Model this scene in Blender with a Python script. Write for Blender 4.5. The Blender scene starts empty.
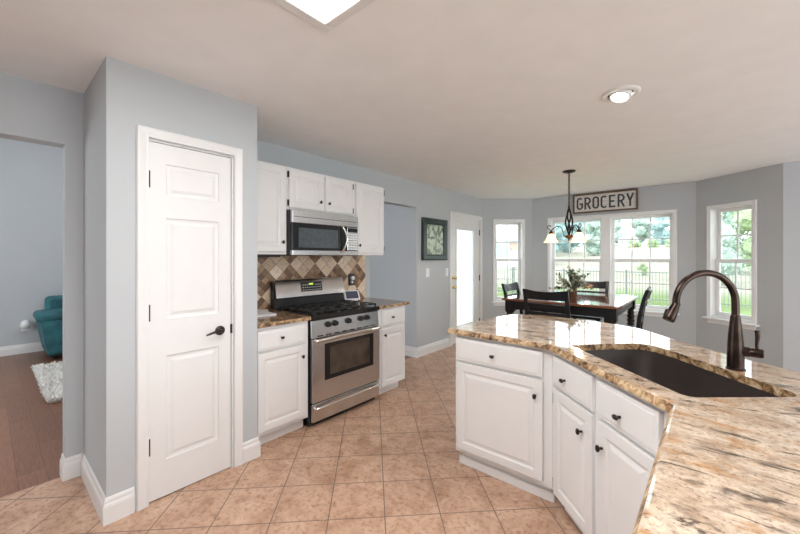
import bpy, bmesh, math, random
from mathutils import Vector, Matrix, noise

random.seed(7)
SC = bpy.context.scene
COL = SC.collection
PI = math.pi
R = math.radians

# ------------------------------------------------------------------ camera
cam = bpy.data.cameras.new('camera')
cam.sensor_fit = 'HORIZONTAL'
cam.sensor_width = 36.0
cam.lens = 36.0 * 355.0 / 800.0
cam.shift_y = -(267.0 - 257.6) / 800.0
cam.clip_start = 0.02
cam.clip_end = 500
camo = bpy.data.objects.new('camera', cam)
COL.objects.link(camo)
camo.location = (0, 0, 1.388)
camo.rotation_euler = (R(90), 0, R(40.56))
SC.camera = camo

# ------------------------------------------------------------------ world, sun, exposure
SC.view_settings.view_transform = 'Standard'
SC.view_settings.look = 'None'
SC.view_settings.gamma = 1.0
SC.view_settings.use_curve_mapping = False
SC.view_settings.exposure = -0.03

world = bpy.data.worlds.new('world')
SC.world = world
world.use_nodes = True
wn = world.node_tree
bg = wn.nodes['Background']
tc = wn.nodes.new('ShaderNodeTexCoord')
nz = wn.nodes.new('ShaderNodeTexNoise')
nz.inputs['Scale'].default_value = 2.0
nz.inputs['Detail'].default_value = 4
rp = wn.nodes.new('ShaderNodeValToRGB')
rp.color_ramp.elements[0].position = .35
rp.color_ramp.elements[0].color = (.86, .93, 1, 1)
rp.color_ramp.elements[1].position = .65
rp.color_ramp.elements[1].color = (1, 1, 1, 1)
wn.links.new(tc.outputs['Generated'], nz.inputs['Vector'])
wn.links.new(nz.outputs['Fac'], rp.inputs['Fac'])
wn.links.new(rp.outputs['Color'], bg.inputs['Color'])
bg.inputs['Strength'].default_value = 4.8

sun = bpy.data.lights.new('sun', 'SUN')
sun.energy = 1.2
sun.angle = R(8)
suno = bpy.data.objects.new('sun', sun)
COL.objects.link(suno)
suno.rotation_euler = (R(50), 0, R(-12))


def area(name, loc, rot, sx, sy, energy, color=(1, 1, 1)):
    l = bpy.data.lights.new(name, 'AREA')
    l.shape = 'RECTANGLE'
    l.size = sx
    l.size_y = sy
    l.energy = energy
    l.color = color
    o = bpy.data.objects.new(name, l)
    COL.objects.link(o)
    o.location = loc
    o.rotation_euler = rot
    return o


PANEL_W = 27
SIDE_FILL_W = 42


# ------------------------------------------------------------------ materials
def new_mat(name):
    m = bpy.data.materials.new(name)
    m.use_nodes = True
    nt = m.node_tree
    return m, nt, nt.nodes['Principled BSDF']


def N(nt, kind, **kw):
    n = nt.nodes.new(kind)
    for k, v in kw.items():
        n.inputs[k].default_value = v
    return n


def ramp(nt, fac, stops, interp='LINEAR'):
    r = nt.nodes.new('ShaderNodeValToRGB')
    cr = r.color_ramp
    cr.interpolation = interp
    while len(cr.elements) < len(stops):
        cr.elements.new(.5)
    for e, (p, c) in zip(cr.elements, stops):
        e.position = p
        e.color = (*c, 1) if len(c) == 3 else c
    nt.links.new(fac, r.inputs['Fac'])
    return r.outputs['Color']


def mixc(nt, fac, a, b, mode='MIX'):
    m = nt.nodes.new('ShaderNodeMix')
    m.data_type = 'RGBA'
    m.blend_type = mode
    for sock, v in ((m.inputs[0], fac), (m.inputs[6], a), (m.inputs[7], b)):
        if hasattr(v, 'is_linked'):
            nt.links.new(v, sock)
        elif isinstance(v, (int, float)):
            sock.default_value = v
        else:
            sock.default_value = (*v, 1)
    return m.outputs[2]


def objco(nt, rot=(0, 0, 0), scale=(1, 1, 1), loc=(0, 0, 0), kind='Object'):
    t = nt.nodes.new('ShaderNodeTexCoord')
    mp = nt.nodes.new('ShaderNodeMapping')
    mp.inputs['Rotation'].default_value = rot
    mp.inputs['Scale'].default_value = scale
    mp.inputs['Location'].default_value = loc
    nt.links.new(t.outputs[kind], mp.inputs['Vector'])
    return mp.outputs['Vector']


def noise_tex(nt, vec, scale, detail=3, dist=0.0, rough=.5):
    n = N(nt, 'ShaderNodeTexNoise', Scale=scale, Detail=detail, Distortion=dist, Roughness=rough)
    nt.links.new(vec, n.inputs['Vector'])
    return n.outputs['Fac']


def bump(nt, bsdf, height, strength=.2, dist=.01):
    b = N(nt, 'ShaderNodeBump', Strength=strength, Distance=dist)
    nt.links.new(height, b.inputs['Height'])
    nt.links.new(b.outputs['Normal'], bsdf.inputs['Normal'])


def plain(name, col, rough=.5, metal=0.0, var=.04, scale=8.0, bmp=0.0, bscale=200, spec=.5, aniso=None):
    m, nt, b = new_mat(name)
    v = objco(nt, scale=aniso or (1, 1, 1))
    f = noise_tex(nt, v, scale, 3)
    lo = tuple(max(0, c * (1 - var)) for c in col)
    hi = tuple(min(1, c * (1 + var)) for c in col)
    nt.links.new(ramp(nt, f, [(.3, lo), (.7, hi)]), b.inputs['Base Color'])
    b.inputs['Roughness'].default_value = rough
    b.inputs['Metallic'].default_value = metal
    b.inputs['Specular IOR Level'].default_value = spec
    if bmp:
        bump(nt, b, noise_tex(nt, v, bscale, 2), bmp, .002)
    return m


M = {}
M['wall'] = plain('blue_grey_wall_paint', (.515, .545, .565), .75, var=.015, scale=3, bmp=.08, bscale=260)
M['ceil'] = plain('ceiling_paint', (.885, .885, .885), .9, var=.02, scale=5, bmp=.35, bscale=90)
M['trim'] = plain('white_trim_paint', (.80, .80, .795), .35, var=.01)
M['cab'] = plain('white_cabinet_paint', (.80, .80, .795), .38, var=.012)
M['door'] = plain('white_door_paint', (.79, .79, .785), .4, var=.01)
M['vinyl'] = plain('white_window_vinyl', (.86, .87, .88), .4, var=.01)
M['bronze'] = plain('dark_bronze', (.035, .026, .022), .35, .6, var=.2)
M['oilbronze'] = plain('oil_rubbed_bronze', (.05, .033, .027), .27, .85, var=.45, scale=20)
M['black'] = plain('black_enamel', (.012, .012, .013), .13, var=.1)
M['blackplastic'] = plain('black_plastic', (.018, .018, .02), .4, var=.1)
M['iron'] = plain('black_cast_iron', (.045, .045, .047), .24, .4, var=.2)
M['steel'] = plain('brushed_steel', (.66, .66, .66), .25, 1.0, var=.06, scale=4, aniso=(90, 1, 90))
M['steelbright'] = plain('polished_steel', (.78, .77, .75), .16, 1.0, var=.03)
M['darkglass'] = plain('dark_oven_glass', (.075, .058, .045), .06, var=.5, scale=5)
M['mwglass'] = plain('grey_microwave_glass', (.085, .10, .11), .12, var=.15, scale=30)
M['nickel'] = plain('satin_nickel', (.5, .5, .5), .35, .9, var=.05)
M['brass'] = plain('brass', (.80, .58, .22), .25, 1.0, var=.05)
M['plate'] = plain('white_plastic', (.85, .86, .88), .4, var=.01)
M['blackwood'] = plain('black_painted_wood', (.012, .013, .015), .34, var=.25, scale=20, spec=.35)
M['copper'] = plain('copper_accent', (.30, .13, .055), .35, .6, var=.2, scale=30)
M['sink'] = plain('dark_composite_stone', (.046, .036, .033), .42, var=.2, scale=200)
M['signframe'] = plain('rustic_brown_frame', (.15, .10, .065), .7, var=.35, scale=25)
M['signletter'] = plain('charcoal_letter_paint', (.055, .06, .07), .7, var=.1)
M['darkgreenframe'] = plain('dark_green_frame', (.022, .042, .038), .35, var=.3, scale=25)
M['paper'] = plain('white_paper', (.82, .82, .83), .6, var=.04)
M['screen'] = plain('dark_blue_screen', (.09, .10, .15), .12, var=.2, scale=10)
M['shadow_gap'] = plain('painted_gap_shade', (.02, .018, .015), .9, var=.1)
M['fence'] = plain('black_metal_fence', (.14, .17, .17), .5, var=.1)


def glass_mat(name, tint=(1, 1, 1), gl=1.0):
    m = bpy.data.materials.new(name)
    m.use_nodes = True
    nt = m.node_tree
    nt.nodes.clear()
    out = nt.nodes.new('ShaderNodeOutputMaterial')
    tr = nt.nodes.new('ShaderNodeBsdfTransparent')
    tr.inputs['Color'].default_value = (*tint, 1)
    g = nt.nodes.new('ShaderNodeBsdfGlossy')
    g.inputs['Roughness'].default_value = .02
    lw = N(nt, 'ShaderNodeLayerWeight', Blend=.5)
    fr = nt.nodes.new('ShaderNodeMapRange')
    pw = nt.nodes.new('ShaderNodeMath')
    pw.operation = 'POWER'
    pw.inputs[1].default_value = 5
    nt.links.new(lw.outputs['Facing'], pw.inputs[0])
    nt.links.new(pw.outputs[0], fr.inputs['Value'])
    fr.inputs['To Min'].default_value = .03
    fr.inputs['To Max'].default_value = .6
    mx = nt.nodes.new('ShaderNodeMixShader')
    nt.links.new(fr.outputs[0], mx.inputs[0])
    nt.links.new(tr.outputs[0], mx.inputs[1])
    nt.links.new(g.outputs[0], mx.inputs[2])
    nt.links.new(mx.outputs[0], out.inputs[0])
    return m


M['glass'] = glass_mat('window_glass', (.96, .985, .98))


def added_blind_mat():
    m = bpy.data.materials.new('added_white_blind')
    m.use_nodes = True
    nt = m.node_tree
    nt.nodes.clear()
    out = nt.nodes.new('ShaderNodeOutputMaterial')
    d = nt.nodes.new('ShaderNodeBsdfDiffuse')
    t = nt.nodes.new('ShaderNodeBsdfTranslucent')
    c = ramp(nt, noise_tex(nt, objco(nt), 4, 2), [(.3, (.92, .93, .94)), (.7, (.97, .98, .985))])
    nt.links.new(c, d.inputs['Color'])
    nt.links.new(c, t.inputs['Color'])
    mx = nt.nodes.new('ShaderNodeMixShader')
    mx.inputs[0].default_value = .82
    nt.links.new(d.outputs[0], mx.inputs[1])
    nt.links.new(t.outputs[0], mx.inputs[2])
    nt.links.new(mx.outputs[0], out.inputs[0])
    return m


M['added_blind'] = added_blind_mat()


def emit_mat(name, col, strength):
    m, nt, b = new_mat(name)
    b.inputs['Base Color'].default_value = (*col, 1)
    b.inputs['Emission Color'].default_value = (*col, 1)
    b.inputs['Emission Strength'].default_value = strength
    return m


M['diffuser'] = emit_mat('lit_acrylic_diffuser', (1, .985, .96), 5.0)
M['bulb'] = emit_mat('lit_bulb', (1, .86, .66), 14.0)
M['flood'] = emit_mat('lit_flood_bulb', (1, .93, .82), 8.0)
M['lcd'] = emit_mat('green_lcd', (.55, .8, .1), .5)


def shade_mat():
    m = bpy.data.materials.new('alabaster_glass')
    m.use_nodes = True
    nt = m.node_tree
    nt.nodes.clear()
    out = nt.nodes.new('ShaderNodeOutputMaterial')
    d = nt.nodes.new('ShaderNodeBsdfDiffuse')
    t = nt.nodes.new('ShaderNodeBsdfTranslucent')
    f = noise_tex(nt, objco(nt), 14, 4, 1.0)
    c = ramp(nt, f, [(.3, (.95, .70, .46)), (.6, (1, .87, .72))])
    nt.links.new(c, d.inputs['Color'])
    nt.links.new(c, t.inputs['Color'])
    mx = nt.nodes.new('ShaderNodeMixShader')
    mx.inputs[0].default_value = .6
    nt.links.new(d.outputs[0], mx.inputs[1])
    nt.links.new(t.outputs[0], mx.inputs[2])
    e = nt.nodes.new('ShaderNodeEmission')
    nt.links.new(c, e.inputs['Color'])
    e.inputs['Strength'].default_value = .2
    ad = nt.nodes.new('ShaderNodeAddShader')
    nt.links.new(mx.outputs[0], ad.inputs[0])
    nt.links.new(e.outputs[0], ad.inputs[1])
    nt.links.new(ad.outputs[0], out.inputs[0])
    return m


M['shade'] = shade_mat()


def tile_mat():
    m, nt, b = new_mat('terracotta_floor_tile')
    s = .30
    # vertex of the grid at (-1.51, 1.604); tiles laid at 45 degrees
    th = R(-45)
    x0, y0 = -1.51, 1.604
    u0 = (x0 * math.cos(th) - y0 * math.sin(th))
    v0 = (x0 * math.sin(th) + y0 * math.cos(th))
    vec = objco(nt, rot=(0, 0, th), loc=(-u0, -v0, 0))
    br = N(nt, 'ShaderNodeTexBrick', Scale=1.0)
    br.offset = 0
    br.squash = 1
    br.inputs['Brick Width'].default_value = s
    br.inputs['Row Height'].default_value = s
    br.inputs['Mortar Size'].default_value = .0032
    br.inputs['Mortar Smooth'].default_value = .1
    br.inputs['Color1'].default_value = (.42, .42, .42, 1)
    br.inputs['Color2'].default_value = (.58, .58, .58, 1)
    br.inputs['Mortar'].default_value = (0, 0, 0, 1)
    nt.links.new(vec, br.inputs['Vector'])
    raw = objco(nt)
    f1 = noise_tex(nt, raw, 7, 6, .8, .62)
    f2 = noise_tex(nt, raw, 38, 4, .5, .6)
    c1 = ramp(nt, f1, [(.28, (.42, .245, .16)), (.5, (.58, .375, .265)), (.72, (.69, .49, .37))])
    c2 = ramp(nt, f2, [(.32, (.50, .40, .34)), (.44, (.88, .84, .8)), (.56, (1, 1, 1))])
    c = mixc(nt, .75, c1, c2, 'MULTIPLY')
    c = mixc(nt, .28, c, br.outputs['Color'], 'OVERLAY')
    c = mixc(nt, br.outputs['Fac'], c, (.20, .145, .11))
    nt.links.new(c, b.inputs['Base Color'])
    b.inputs['Roughness'].default_value = .38
    b.inputs['Specular IOR Level'].default_value = .4
    inv = nt.nodes.new('ShaderNodeMath')
    inv.operation = 'SUBTRACT'
    inv.inputs[0].default_value = 1
    nt.links.new(br.outputs['Fac'], inv.inputs[1])
    bump(nt, b, inv.outputs[0], .5, .003)
    return m


M['tile'] = tile_mat()


def plank_mat():
    m, nt, b = new_mat('brown_hardwood_planks')
    vec = objco(nt)
    br = N(nt, 'ShaderNodeTexBrick', Scale=1.0)
    br.offset = .43
    br.inputs['Brick Width'].default_value = 1.1
    br.inputs['Row Height'].default_value = .13
    br.inputs['Mortar Size'].default_value = .0015
    br.inputs['Color1'].default_value = (.20, .092, .055, 1)
    br.inputs['Color2'].default_value = (.27, .135, .082, 1)
    br.inputs['Mortar'].default_value = (.12, .055, .032, 1)
    nt.links.new(vec, br.inputs['Vector'])
    g = noise_tex(nt, objco(nt, scale=(2, 22, 1)), 4, 5, .4)
    c = mixc(nt, .45, br.outputs['Color'], ramp(nt, g, [(.3, (.5, .45, .42)), (.7, (1.3, 1.25, 1.2))]), 'MULTIPLY')
    nt.links.new(c, b.inputs['Base Color'])
    b.inputs['Roughness'].default_value = .35
    return m


M['plank'] = plank_mat()


def granite_mat(name, dark=0.0, veinrot=0.0):
    m, nt, b = new_mat(name)
    raw = objco(nt)
    st = objco(nt, rot=(0, 0, veinrot), scale=(2.0, 4.0, 4.0))
    st2 = objco(nt, rot=(0, 0, veinrot + .12), scale=(2.4, 5.5, 5.5), loc=(3.1, 1.7, .4))
    base = noise_tex(nt, objco(nt, rot=(0, 0, veinrot + .2), scale=(2.8, 3.8, 3.8)), 2.6, 7, .6, .60)
    st = objco(nt, rot=(0, 0, veinrot), scale=(1.2, 3.8, 3.8))
    c = ramp(nt, base, [(.28, (.28, .19, .13)), (.41, (.50, .385, .285)), (.54, (.62, .51, .40)), (.70, (.73, .63, .52))])
    mid = noise_tex(nt, objco(nt, rot=(0, 0, veinrot), scale=(36, 50, 50)), 1.4, 6, .6, .7)
    c = mixc(nt, .72, c, ramp(nt, mid, [(.34, (.46, .38, .33)), (.46, (.90, .86, .82)), (.58, (1.05, 1.03, 1.0))]), 'MULTIPLY')
    blot = noise_tex(nt, objco(nt, rot=(0, 0, veinrot + .35), scale=(13, 18, 18)), 1.2, 5, 1.2, .62)
    c = mixc(nt, .6, c, ramp(nt, blot, [(.33, (.56, .50, .46)), (.50, (1, .98, .96)), (.66, (1.12, 1.1, 1.06))]), 'MULTIPLY')
    org = noise_tex(nt, st2, 2.3, 6, 1.1, .6)
    c = mixc(nt, ramp(nt, org, [(.56, (0, 0, 0)), (.66, (.75, .75, .75))]), c, (.46, .22, .07))
    vein = noise_tex(nt, st, 1.25, 8, 1.6, .60)
    vm = ramp(nt, vein, [(.470, (0, 0, 0)), (.492, (.9, .9, .9)), (.508, (.9, .9, .9)), (.530, (0, 0, 0))])
    vbreak = ramp(nt, noise_tex(nt, st2, 5.0, 4, .5), [(.44, (0, 0, 0)), (.6, (1, 1, 1))])
    c = mixc(nt, mixc(nt, 1.0, vm, vbreak, 'MULTIPLY'), c, (.055, .04, .032))
    sp = noise_tex(nt, raw, 95, 3, .3, .65)
    c = mixc(nt, ramp(nt, sp, [(.57, (0, 0, 0)), (.67, (.65, .65, .65))]), c, (.10, .07, .055))
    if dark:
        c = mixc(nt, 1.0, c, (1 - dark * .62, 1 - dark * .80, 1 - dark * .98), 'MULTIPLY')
    nt.links.new(c, b.inputs['Base Color'])
    b.inputs['Roughness'].default_value = .05
    b.inputs['Specular IOR Level'].default_value = .62
    return m


M['granite'] = granite_mat('gold_cream_granite')
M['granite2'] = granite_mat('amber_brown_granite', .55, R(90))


def edge_granite():
    # rough split (rock-face) edge of the same slab, unpolished and richer in colour
    m, nt, b = new_mat('chiselled_granite_edge')
    raw = objco(nt)
    f = noise_tex(nt, raw, 26, 6, .8, .65)
    c = ramp(nt, f, [(.36, (.02, .014, .012)), (.44, (.20, .105, .05)), (.52, (.46, .30, .15)), (.64, (.68, .52, .34)), (.8, (.76, .65, .50))])
    nt.links.new(c, b.inputs['Base Color'])
    b.inputs['Roughness'].default_value = .45
    bump(nt, b, noise_tex(nt, raw, 60, 4), .6, .006)
    return m


M['granedge'] = edge_granite()


def splash_mat():
    m, nt, b = new_mat('diamond_travertine_mosaic')
    # plane lies in YZ; diamonds: checker at 45 degrees, light centre at (2.30, 1.274)
    t = nt.nodes.new('ShaderNodeTexCoord')
    sep = nt.nodes.new('ShaderNodeSeparateXYZ')
    nt.links.new(t.outputs['Object'], sep.inputs[0])
    cb = nt.nodes.new('ShaderNodeCombineXYZ')
    nt.links.new(sep.outputs['Y'], cb.inputs['X'])
    nt.links.new(sep.outputs['Z'], cb.inputs['Y'])
    th = R(45)
    s = .205
    y0, z0 = 2.34, 1.325
    u0 = y0 * math.cos(th) - z0 * math.sin(th)
    v0 = y0 * math.sin(th) + z0 * math.cos(th)
    mp = nt.nodes.new('ShaderNodeMapping')
    mp.inputs['Rotation'].default_value = (0, 0, th)
    mp.inputs['Location'].default_value = (-u0 + s / 2 + 10 * s, -v0 + s / 2 + 10 * s, .5)
    nt.links.new(cb.outputs[0], mp.inputs['Vector'])
    v = mp.outputs['Vector']
    ch = N(nt, 'ShaderNodeTexChecker', Scale=1.0 / s)
    ch.inputs['Color1'].default_value = (1, 1, 1, 1)
    ch.inputs['Color2'].default_value = (0, 0, 0, 1)
    nt.links.new(v, ch.inputs['Vector'])

    def brick(w):
        br = N(nt, 'ShaderNodeTexBrick', Scale=1.0)
        br.offset = 0
        br.inputs['Brick Width'].default_value = w
        br.inputs['Row Height'].default_value = w
        br.inputs['Mortar Size'].default_value = .0014
        br.inputs['Color1'].default_value = (0, 0, 0, 1)
        br.inputs['Color2'].default_value = (1, 1, 1, 1)
        br.inputs['Mortar'].default_value = (.5, .5, .5, 1)
        nt.links.new(v, br.inputs['Vector'])
        return br
    bl, bd = brick(s / 2), brick(s / 4)
    lt = ramp(nt, bl.outputs['Color'], [(0, (.56, .40, .26)), (.5, (.76, .60, .44)), (1, (.82, .70, .56))])
    dk = ramp(nt, bd.outputs['Color'], [(0, (.11, .055, .03)), (.5, (.22, .125, .07)), (1, (.44, .28, .17))])
    c = mixc(nt, ch.outputs['Color'], lt, dk)
    mar = noise_tex(nt, objco(nt), 42, 6, 1.4, .65)
    c = mixc(nt, .6, c, ramp(nt, mar, [(.33, (.35, .26, .2)), (.48, (1, 1, 1)), (.7, (1.2, 1.15, 1.1))]), 'MULTIPLY')
    c = mixc(nt, bl.outputs['Fac'], c, (.13, .085, .055))
    nt.links.new(c, b.inputs['Base Color'])
    b.inputs['Roughness'].default_value = .3
    return m


M['splash'] = splash_mat()


def wood_mat(name, a, c2, rough=.25, along='X'):
    m, nt, b = new_mat(name)
    sc = (1.5, 16, 16) if along == 'X' else (16, 1.5, 16)
    f = noise_tex(nt, objco(nt, scale=sc), 3, 5, .5)
    nt.links.new(ramp(nt, f, [(.3, a), (.7, c2)]), b.inputs['Base Color'])
    b.inputs['Roughness'].default_value = rough
    return m


M['tabletop'] = wood_mat('cherry_tabletop', (.16, .05, .022), (.30, .105, .045), .07)
_tb = M['tabletop'].node_tree.nodes['Principled BSDF']
_tb.inputs['Coat Weight'].default_value = 1.0
_tb.inputs['Coat Roughness'].default_value = .06
_tb.inputs['Coat IOR'].default_value = 1.7
M['signboard'] = wood_mat('whitewashed_boards', (.62, .58, .53), (.80, .78, .74), .8)
M['velvet'] = plain('teal_velvet', (.022, .125, .15), .7, var=.45, scale=7)
M['shag'] = plain('white_shag_pile', (.88, .86, .82), .95, var=.06, scale=30)
M['lawn'] = None


def ground_mat():
    m, nt, b = new_mat('lawn_and_field_grass')
    raw = objco(nt)
    f = noise_tex(nt, raw, .5, 5, .3)
    f2 = noise_tex(nt, raw, 14, 3)
    g = ramp(nt, f, [(.3, (.105, .15, .06)), (.7, (.15, .20, .085))])
    g = mixc(nt, .5, g, ramp(nt, f2, [(.3, (.75, .8, .7)), (.7, (1.2, 1.2, 1.1))]), 'MULTIPLY')
    t = nt.nodes.new('ShaderNodeTexCoord')
    sep = nt.nodes.new('ShaderNodeSeparateXYZ')
    nt.links.new(t.outputs['Object'], sep.inputs[0])
    mr = N(nt, 'ShaderNodeMapRange')
    mr.inputs['From Min'].default_value = 20
    mr.inputs['From Max'].default_value = 23
    nt.links.new(sep.outputs['Y'], mr.inputs['Value'])
    fld = ramp(nt, noise_tex(nt, objco(nt, scale=(.1, .6, 1)), 1, 4), [(.3, (.24, .235, .185)), (.7, (.31, .30, .25))])
    nt.links.new(mixc(nt, mr.outputs[0], g, fld), b.inputs['Base Color'])
    b.inputs['Roughness'].default_value = .95
    b.inputs['Specular IOR Level'].default_value = .1
    return m


M['lawn'] = ground_mat()
M['leafa'] = plain('grey_green_leaves', (.37, .47, .41), .9, var=.35, scale=1.6, spec=.2)
M['leafb'] = plain('blue_green_leaves', (.31, .44, .44), .9, var=.35, scale=1.2, spec=.2)
M['leafc'] = plain('light_green_leaves', (.33, .43, .25), .9, var=.3, scale=2.0, spec=.2)
M['bark'] = plain('tree_bark', (.13, .09, .065), .9, var=.3)
M['leafplant'] = plain('eucalyptus_leaf', (.20, .27, .17), .5, var=.5, scale=30)
M['leafplantdark'] = plain('dark_silk_leaf', (.035, .075, .045), .5, var=.4, scale=30)
M['flower'] = plain('cream_petal', (.80, .76, .62), .6, var=.12, scale=40)
M['amberleaf'] = plain('amber_petal', (.75, .42, .20), .6, var=.2, scale=40)
M['twig'] = plain('brown_twig', (.10, .055, .03), .7, var=.3)
M['basket'] = plain('woven_brown_basket', (.13, .06, .03), .7, var=.5, scale=60, bmp=.6, bscale=120)
M['siding'] = plain('pale_siding', (.62, .64, .66), .8, var=.05)
M['roofing'] = plain('grey_shingle', (.28, .29, .31), .9, var=.2, scale=12)
M['awning'] = plain('pale_awning', (.62, .66, .70), .7, var=.06)
M['bluesiding'] = plain('blue_grey_siding', (.28, .38, .46), .8, var=.15)
M['brick'] = plain('faded_brick', (.48, .34, .28), .9, var=.3, scale=20)


def picture_mat():
    m, nt, b = new_mat('pale_branch_print')
    f = noise_tex(nt, objco(nt, scale=(1, 1, 1)), 6, 3, .5)
    c = ramp(nt, f, [(.35, (.62, .66, .58)), (.65, (.48, .60, .38))])
    v = noise_tex(nt, objco(nt, rot=(.6, 0, 0), scale=(1, 2, .8)), 5, 4, 1.6, .6)
    c = mixc(nt, ramp(nt, v, [(.42, (0, 0, 0)), (.48, (1, 1, 1)), (.52, (1, 1, 1)), (.57, (0, 0, 0))]), c, (.10, .14, .11))
    nt.links.new(c, b.inputs['Base Color'])
    b.inputs['Roughness'].default_value = .3
    return m


M['print'] = picture_mat()


# ------------------------------------------------------------------ mesh building
class MB:
    def __init__(self):
        self.bm = bmesh.new()

    def face(self, pts):
        vs = [self.bm.verts.new(p) for p in pts]
        return self.bm.faces.new(vs)

    def box(self, x0, x1, y0, y1, z0, z1):
        v = [self.bm.verts.new(p) for p in ((x0, y0, z0), (x1, y0, z0), (x1, y1, z0), (x0, y1, z0),
                                            (x0, y0, z1), (x1, y0, z1), (x1, y1, z1), (x0, y1, z1))]
        for q in ((0, 3, 2, 1), (4, 5, 6, 7), (0, 1, 5, 4), (1, 2, 6, 5), (2, 3, 7, 6), (3, 0, 4, 7)):
            self.bm.faces.new([v[i] for i in q])
        return self

    def prism(self, poly, z0, z1):
        a = [self.bm.verts.new((p[0], p[1], z0)) for p in poly]
        c = [self.bm.verts.new((p[0], p[1], z1)) for p in poly]
        n = len(poly)
        self.bm.faces.new(list(reversed(a)))
        self.bm.faces.new(c)
        for i in range(n):
            self.bm.faces.new([a[i], a[(i + 1) % n], c[(i + 1) % n], c[i]])
        return self

    def loft(self, rings, cap=True, close=True):
        vr = [[self.bm.verts.new(p) for p in r] for r in rings]
        n = len(vr[0])
        for a, c in zip(vr, vr[1:]):
            for i in range(n if close else n - 1):
                self.bm.faces.new([a[i], a[(i + 1) % n], c[(i + 1) % n], c[i]])
        if cap:
            self.bm.faces.new(list(reversed(vr[0])))
            self.bm.faces.new(vr[-1])
        return self

    def tube(self, path, r, n=10, cap=True, flat=None):
        pts = [Vector(p) for p in path]
        rs = r if isinstance(r, (list, tuple)) else [r] * len(pts)
        rings = []
        up = None
        for i, p in enumerate(pts):
            t = (pts[min(i + 1, len(pts) - 1)] - pts[max(i - 1, 0)]).normalized()
            if up is None:
                up = Vector((0, 0, 1)) if abs(t.z) < .9 else Vector((0, 1, 0))
            a = t.cross(up)
            if a.length < 1e-5:
                a = t.cross(Vector((1, 0, 0)))
            a.normalize()
            bb = a.cross(t).normalized()
            up = bb
            fl = flat or 1
            rings.append([p + a * (math.cos(2 * PI * k / n) * rs[i]) + bb * (math.sin(2 * PI * k / n) * rs[i] * fl) for k in range(n)])
        return self.loft(rings, cap)

    def lathe(self, prof, c=(0, 0, 0), n=24, axis=None, cap=True):
        """prof: list of (radius, height) along axis (default z)"""
        ax = Vector(axis or (0, 0, 1)).normalized()
        a = ax.cross(Vector((0, 0, 1)) if abs(ax.z) < .9 else Vector((1, 0, 0))).normalized()
        bb = ax.cross(a)
        c = Vector(c)
        rings = [[c + ax * h + a * (math.cos(2 * PI * k / n) * max(r, 1e-4)) + bb * (math.sin(2 * PI * k / n) * max(r, 1e-4)) for k in range(n)] for r, h in prof]
        return self.loft(rings, cap)

    def panel(self, x0, x1, z0, z1, yf, yb, panels, steps):
        """slab whose front (at y=yf, towards -y) carries rectangular moulded panels.
        steps: list of (inset, dy) rings"""
        xs = sorted({x0, x1, *[p[0] for p in panels], *[p[1] for p in panels]})
        zs = sorted({z0, z1, *[p[2] for p in panels], *[p[3] for p in panels]})
        bm = self.bm
        cache = {}

        def V(x, y, z):
            k = (round(x, 5), round(y, 5), round(z, 5))
            if k not in cache:
                cache[k] = bm.verts.new((x, y, z))
            return cache[k]
        for i in range(len(xs) - 1):
            for j in range(len(zs) - 1):
                cx, cz = (xs[i] + xs[i + 1]) / 2, (zs[j] + zs[j + 1]) / 2
                if any(p[0] < cx < p[1] and p[2] < cz < p[3] for p in panels):
                    continue
                bm.faces.new([V(xs[i], yf, zs[j]), V(xs[i + 1], yf, zs[j]), V(xs[i + 1], yf, zs[j + 1]), V(xs[i], yf, zs[j + 1])])
        for (a, b_, c, d) in panels:
            prev = [V(a, yf, c), V(b_, yf, c), V(b_, yf, d), V(a, yf, d)]
            for ins, dy in steps:
                cur = [bm.verts.new(p) for p in ((a + ins, yf + dy, c + ins), (b_ - ins, yf + dy, c + ins), (b_ - ins, yf + dy, d - ins), (a + ins, yf + dy, d - ins))]
                for k in range(4):
                    bm.faces.new([prev[k], prev[(k + 1) % 4], cur[(k + 1) % 4], cur[k]])
                prev = cur
            bm.faces.new(prev)
        # sides and back
        bk = [V(x0, yb, z0), V(x1, yb, z0), V(x1, yb, z1), V(x0, yb, z1)]
        bm.faces.new(list(reversed(bk)))
        bot = [V(x, yf, z0) for x in xs]
        top = [V(x, yf, z1) for x in xs]
        lf = [V(x0, yf, z) for z in zs]
        rt = [V(x1, yf, z) for z in zs]
        bm.faces.new([bk[0], bk[1]] + list(reversed(bot)))
        bm.faces.new([bk[3]] + top + [bk[2]])
        bm.faces.new([bk[0]] + lf + [bk[3]])
        bm.faces.new([bk[1], bk[2]] + list(reversed(rt)))
        return self

    def xf(self, mat):
        bmesh.ops.transform(self.bm, matrix=mat, verts=self.bm.verts[:])
        return self

    def obj(self, name, mat, parent=None, bevel=0, smooth=None, loc=None, seg=2, norm=True):
        if norm:
            bmesh.ops.recalc_face_normals(self.bm, faces=self.bm.faces[:])
        me = bpy.data.meshes.new(name)
        self.bm.to_mesh(me)
        self.bm.free()
        o = bpy.data.objects.new(name, me)
        COL.objects.link(o)
        for mm in (mat if isinstance(mat, (list, tuple)) else [mat]):
            me.materials.append(M[mm] if isinstance(mm, str) else mm)
        if parent:
            o.parent = parent
        if loc:
            o.location = loc
        if bevel:
            b = o.modifiers.new('bevel', 'BEVEL')
            b.width = bevel
            b.segments = seg
            b.limit_method = 'ANGLE'
            b.angle_limit = R(40)
        if smooth:
            me.polygons.foreach_set('use_smooth', [True] * len(me.polygons))
            me.set_sharp_from_angle(angle=R(smooth))
        return o


def tag(o, label=None, cat=None, group=None, kind=None):
    if label:
        o['label'] = label
    if cat:
        o['category'] = cat
    if group:
        o['group'] = group
    if kind:
        o['kind'] = kind
    return o


def thing(name, loc=(0, 0, 0), rz=0.0, label=None, cat=None, group=None, kind=None):
    o = bpy.data.objects.new(name, None)
    COL.objects.link(o)
    o.empty_display_size = .1
    o.location = loc
    o.rotation_euler = (0, 0, rz)
    return tag(o, label, cat, group, kind)


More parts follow.
